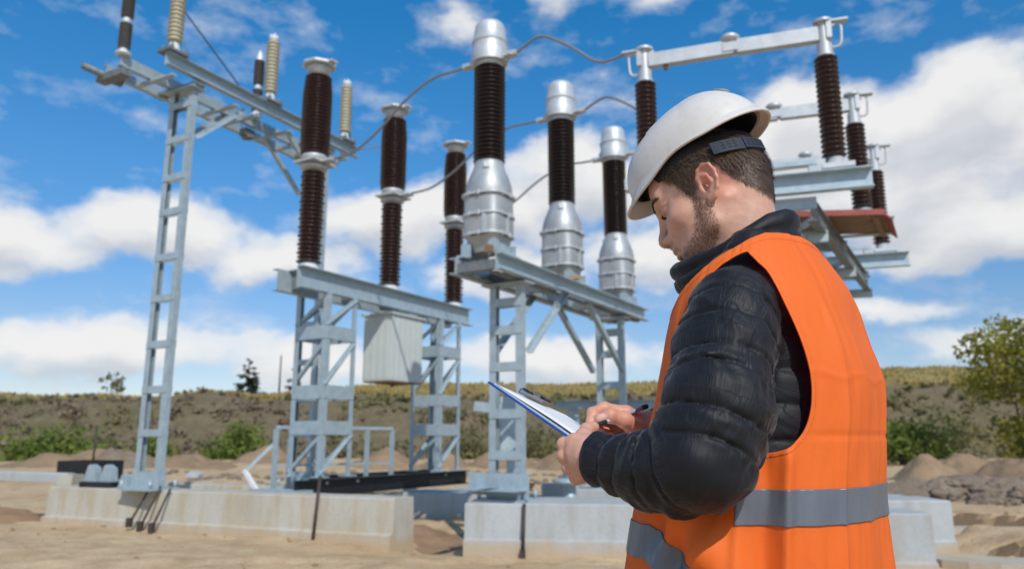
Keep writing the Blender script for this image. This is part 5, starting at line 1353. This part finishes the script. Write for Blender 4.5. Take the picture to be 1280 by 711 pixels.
# --- helmet
def helm_frame(q,ox,oz,roll,yw):
    F_,L_,U_=HR; q,r,w_=R(q),R(roll),R(yw)
    F2=F_*math.cos(q)-U_*math.sin(q); U2=U_*math.cos(q)+F_*math.sin(q)
    L2=L_*math.cos(r)+U2*math.sin(r); U3=U2*math.cos(r)-L_*math.sin(r)
    F3=F2*math.cos(w_)+L2*math.sin(w_); L3=L2*math.cos(w_)-F2*math.sin(w_)
    return HO+F_*ox+U_*oz,np.stack([F3,L3,U3])
KO,KR=helm_frame(8.461,-.034,.0812,-6.99,-6.41)
def kW(p): return KO+np.asarray(p,float)@KR
nph,nt=128,56; VV=[]
XF,XR,HB,HD=.1838,.1084,.0921,.1060
def helm_pt(ph,u,off=0):
    """u 0 at the crown, 1 at the rim"""
    c_,s_=math.cos(ph),math.sin(ph)
    front=max(0,c_)**1.5; pe=2/(2.0+.62*max(0,c_)**.8)
    # dome
    rx=.163 if c_>0 else .102; ry=.0885
    t=min(u/.80,1)*R(83)
    r=math.sin(t)**(pe*.97); z=max(0,math.cos(t))**pe
    x=c_*rx*r; y=s_*ry*r; h=HD*z
    if u>.80:
        v=(u-.80)/.20
        # brim: the peak runs forward, small flare elsewhere
        tx=(XF if c_>0 else XR)*c_; ty=HB*s_
        e=v**(1.15); x0,y0,h0=x,y,h
        x=x0+(tx-x0)*e; y=y0+(ty-y0)*e
        rear=max(0,-c_)**2
        h=h0+(0-h0)*(v**(1.0+.5*rear))
        dg=abs((math.degrees(ph)+180)%360-180)
        h+=(.004*abs(s_)**4+.010*math.exp(-((dg-76)/15)**2))*v
    ridge=.0030*math.exp(-((abs(y)-.030)/.006)**2)*max(0,1-u*1.1)*(1 if x<.07 else 0)
    n_=np.array([x/(rx*rx),y/(ry*ry),h/(HD*HD)]); n_/=np.linalg.norm(n_)+1e-9
    return np.array([x,y,h])+n_*(off+ridge)
for j in range(nt+1):
    for i in range(nph): VV.append(kW(helm_pt(2*math.pi*i/nph,max(j/nt,1e-3))))
FF=[(j*nph+i,(j+1)*nph+i,(j+1)*nph+(i+1)%nph,j*nph+(i+1)%nph) for j in range(nt) for i in range(nph)]
m,k=new_mat('white_plastic_shell'); n=k.noise(11,4,.6,k.obj); n2=k.noise(70,4,.6,k.obj)
setp(k,k.mix(k.math('MULTIPLY',k.ramp(n2,[(.5,(0,0,0)),(.75,(1,1,1))]),.22),k.mix(n,(.79,.765,.715),(.84,.815,.77)),(.45,.40,.34)),.36,0,.45); bump(k,n2,.03,.002)
tr=k.n('ShaderNodeBsdfTranslucent'); tr.inputs[0].default_value=(.95,.62,.42,1)
mx=k.n('ShaderNodeMixShader'); mx.inputs[0].default_value=.2; k.l(k.b.outputs[0],mx.inputs[1]); k.l(tr.outputs[0],mx.inputs[2]); k.l(mx.outputs[0],k.out.inputs[0]); M['helmet']=m
he=child('hard_hat',np.array(VV),FF,M['helmet']); s=he.modifiers.new('thickness','SOLIDIFY'); s.thickness=.0032; s.offset=-1
s=he.modifiers.new('soft','BEVEL'); s.width=.001; s.segments=2; s.limit_method='ANGLE'; s.angle_limit=R(50)
# dark webbing lining, added to hide the bright inside of the shell
VL=[];nl_=20
for j in range(nl_+1):
    for i in range(nph): VL.append(kW(np.asarray(helm_pt(2*math.pi*i/nph,max(.83*j/nl_,1e-3),-.011))))
child('dark_lining',np.array(VL),[(j*nph+i,j*nph+(i+1)%nph,(j+1)*nph+(i+1)%nph,(j+1)*nph+i) for j in range(nl_) for i in range(nph)],M['jacket'],he)
# rim bead
mb=MB(); ring=[kW(helm_pt(2*math.pi*i/96,1.0)) for i in range(97)]; mb.tube(ring,.0026,8,cap=False); mb.build('rim_bead',M['helmet'],he)
M['strap']=mottled('dark_blue_plastic',(.018,.025,.04),(.03,.042,.065),20,.62,spec=.25); M['liner']=mottled('black_webbing',(.012,.012,.013),(.022,.022,.024),20,.8)
mb=MB(); V=[]; nb=72     # headband hugging the skull under the shell
def band_pt(a,z,off): 
    x,y=math.cos(a),math.sin(a); return toW((-.006+(.103+off)*x,(.081+off)*y,z+.012*(-x)*-1))
for i in range(nb+1):
    a=2*math.pi*i/nb
    for z,o_ in ((.050,.0),(.092,-.002),(.092,-.004),(.050,-.002)): V.append(band_pt(a,z,o_))
mb.add(V,[(i*4+j,i*4+(j+1)%4,(i+1)*4+(j+1)%4,(i+1)*4+j) for i in range(nb) for j in range(4)],True); mb.build('headband',M['liner'],he)
mb=MB(); V=[]; Ft=[]
# rear adjuster plate with two rows of slots
def plate(mb,a0,a1,z0,z1,off,th,n=10):
    V=[]
    for i in range(n+1):
        a=a0+(a1-a0)*i/n
        for z,o_ in ((z0,off+th),(z1,off+th),(z1,off),(z0,off)): V.append(band_pt(a,z,o_))
    mb.add(V,[(i*4+j,i*4+(j+1)%4,(i+1)*4+(j+1)%4,(i+1)*4+j) for i in range(n) for j in range(4)]+[(3,2,1,0),(n*4,n*4+1,n*4+2,n*4+3)])
plate(mb,R(108),R(140),.044,.067,.006,.004); plate(mb,R(139),R(166),.045,.066,.008,.004)
mb.build('adjuster_strap',M['strap'],he)
mb=MB()
for r_ in range(3):
    for c_ in range(3): 
        a=R(117+c_*5.5); plate(mb,a,a+R(3.2),.0505+r_*.0055,.0525+r_*.0055,.0101,.0006,1)
for r_ in range(3):
    for c_ in range(4):
        a=R(142+c_*5.5); plate(mb,a,a+R(3.2),.0505+r_*.0055,.0525+r_*.0055,.0121,.0006,1)
mb.build('adjuster_slots',M['liner'],he)
# small vent cap on the back of the crown
mb=MB(); q0=kW(helm_pt(R(165),.42)); 
V=[]
for ring_,o_ in ((1.0,.0),(1.0,.003),(.8,.0045)):
    for i in range(24):
        a=2*math.pi*i/24; V.append(kW(helm_pt(R(165)+.16*ring_*math.cos(a),.42+.085*ring_*math.sin(a),o_)))
mb.add(V,[(j*24+i,j*24+(i+1)%24,(j+1)*24+(i+1)%24,(j+1)*24+i) for j in range(2) for i in range(24)]+[tuple(48+i for i in range(24))],True)
M['vent']=mottled('grey_vent_plastic',(.20,.23,.22),(.28,.31,.30),20,.5)
mb.build('vent_cap',M['vent'],he)

# ---------------------------------------------------------------- clipboard and pen
Ab=np.array((-0.0390,1.2700,1.3450)); Cb=np.array((0.0870,1.1500,1.2530))
u_=unit(Cb-Ab); Lb=.315
v0=np.array((0.0420,1.4400,1.3260))-Ab; v_=unit(v0-u_*(v0@u_)); nb_=np.cross(u_,v_); nb_=nb_ if nb_[2]>0 else -nb_
Wb=.225
cbx=[Vector(u_),Vector(v_),Vector(nb_)]
cbd=empty('clipboard',(0,0,0)); tag(cbd,'blue edged clipboard with white sheets held in the man\'s left hand','clipboard')
M['blue']=mottled('blue_board_plastic',(.008,.06,.30),(.012,.085,.38),20,.4); M['paper']=mottled('white_paper',(.74,.76,.79),(.80,.81,.83),9,.8)
def bpt(a,b,h): return Vector(Ab+u_*a+v_*b+nb_*h)
mb=MB(); mb.box(bpt(Lb/2,Wb/2,-.0018),(Lb,Wb,.0036),cbx); mb.build('board',M['blue'],cbd,bevel=.001)
mb=MB()
for i in range(2):
    # a slightly lifted stack of sheets, each a thin box
    mb.box(bpt(.012+(Lb-.02)/2+.0006*i,Wb/2+.001-.0004*i,.0006+.0012*i),(Lb-.016,Wb-.006,.0009),cbx)
mb.build('paper_stack',M['paper'],cbd)
mb=MB(); V=[];nx=16
for i in range(nx+1):
    a=.016+(Lb-.02)*i/nx; lift=.0030+.0035*math.sin(math.pi*i/nx)**2
    for b_ in (0,.25,.5,.75,1): V.append(bpt(a,.003+(Wb-.008)*b_,lift*(1-.35*b_)))
mb.add(V,[(i*5+j,(i+1)*5+j,(i+1)*5+j+1,i*5+j+1) for i in range(nx) for j in range(4)],True); o=mb.build('top_sheet',M['paper'],cbd); s=o.modifiers.new('t','SOLIDIFY'); s.thickness=.0004
M['clip']=mottled('chromed_clip',(.35,.36,.38),(.5,.5,.52),20,.2,.9)
mb=MB(); 
mb.box(bpt(.016,Wb*.5,.0115),(.018,.07,.0014),cbx); mb.box(bpt(.005,Wb*.5,.008),(.003,.07,.009),cbx); mb.build('clip',M['clip'],cbd)
mb=MB()
for b_ in (.38,.62):
    mb=MB(); mb.box(bpt(.016,Wb*b_,.0135),(.018,.014,.004),cbx); mb.build('clip_pad',M['liner'],cbd,bevel=.0012)
mb=MB(); mb.tube(spline([bpt(.018,Wb*.38,.0145),bpt(.014,Wb*.46,.018),bpt(.014,Wb*.54,.018),bpt(.018,Wb*.62,.0145)],5),.0014,6); mb.build('clip_lever',M['clip'],cbd)
pn=empty('pen',(0,0,0)); tag(pn,'slim pale ballpoint pen with a black end in the man\'s right hand','pen')
p0=np.array((0.1120,1.2050,1.2640)); p1=np.array((0.2240,1.2680,1.3040)); pd=Vector(unit(p1-p0)); pl=float(np.linalg.norm(p1-p0)); p0v=Vector(p0)
M['pen_body']=mottled('pale_pen_plastic',(.40,.38,.46),(.48,.46,.54),20,.25)
mb=MB(); mb.lathe([(.0033,.045),(.0034,.05),(.0034,pl-.013)],p0v,14,pd); mb.build('barrel',M['pen_body'],pn)
mb=MB(); mb.lathe([(.0030,.022),(.0036,.026),(.0036,.045)],p0v,14,pd); mb.build('grip',M['liner'],pn)
mb=MB(); mb.lathe([(.0006,.0),(.0012,.004),(.0026,.016),(.0034,.022)],p0v,12,pd); mb.build('tip',M['clip'],pn)
mb=MB(); mb.lathe([(.0038,pl-.014),(.0042,pl-.010),(.0040,pl-.002),(.002,pl)],p0v,14,pd); mb.build('end_cap',M['liner'],pn)
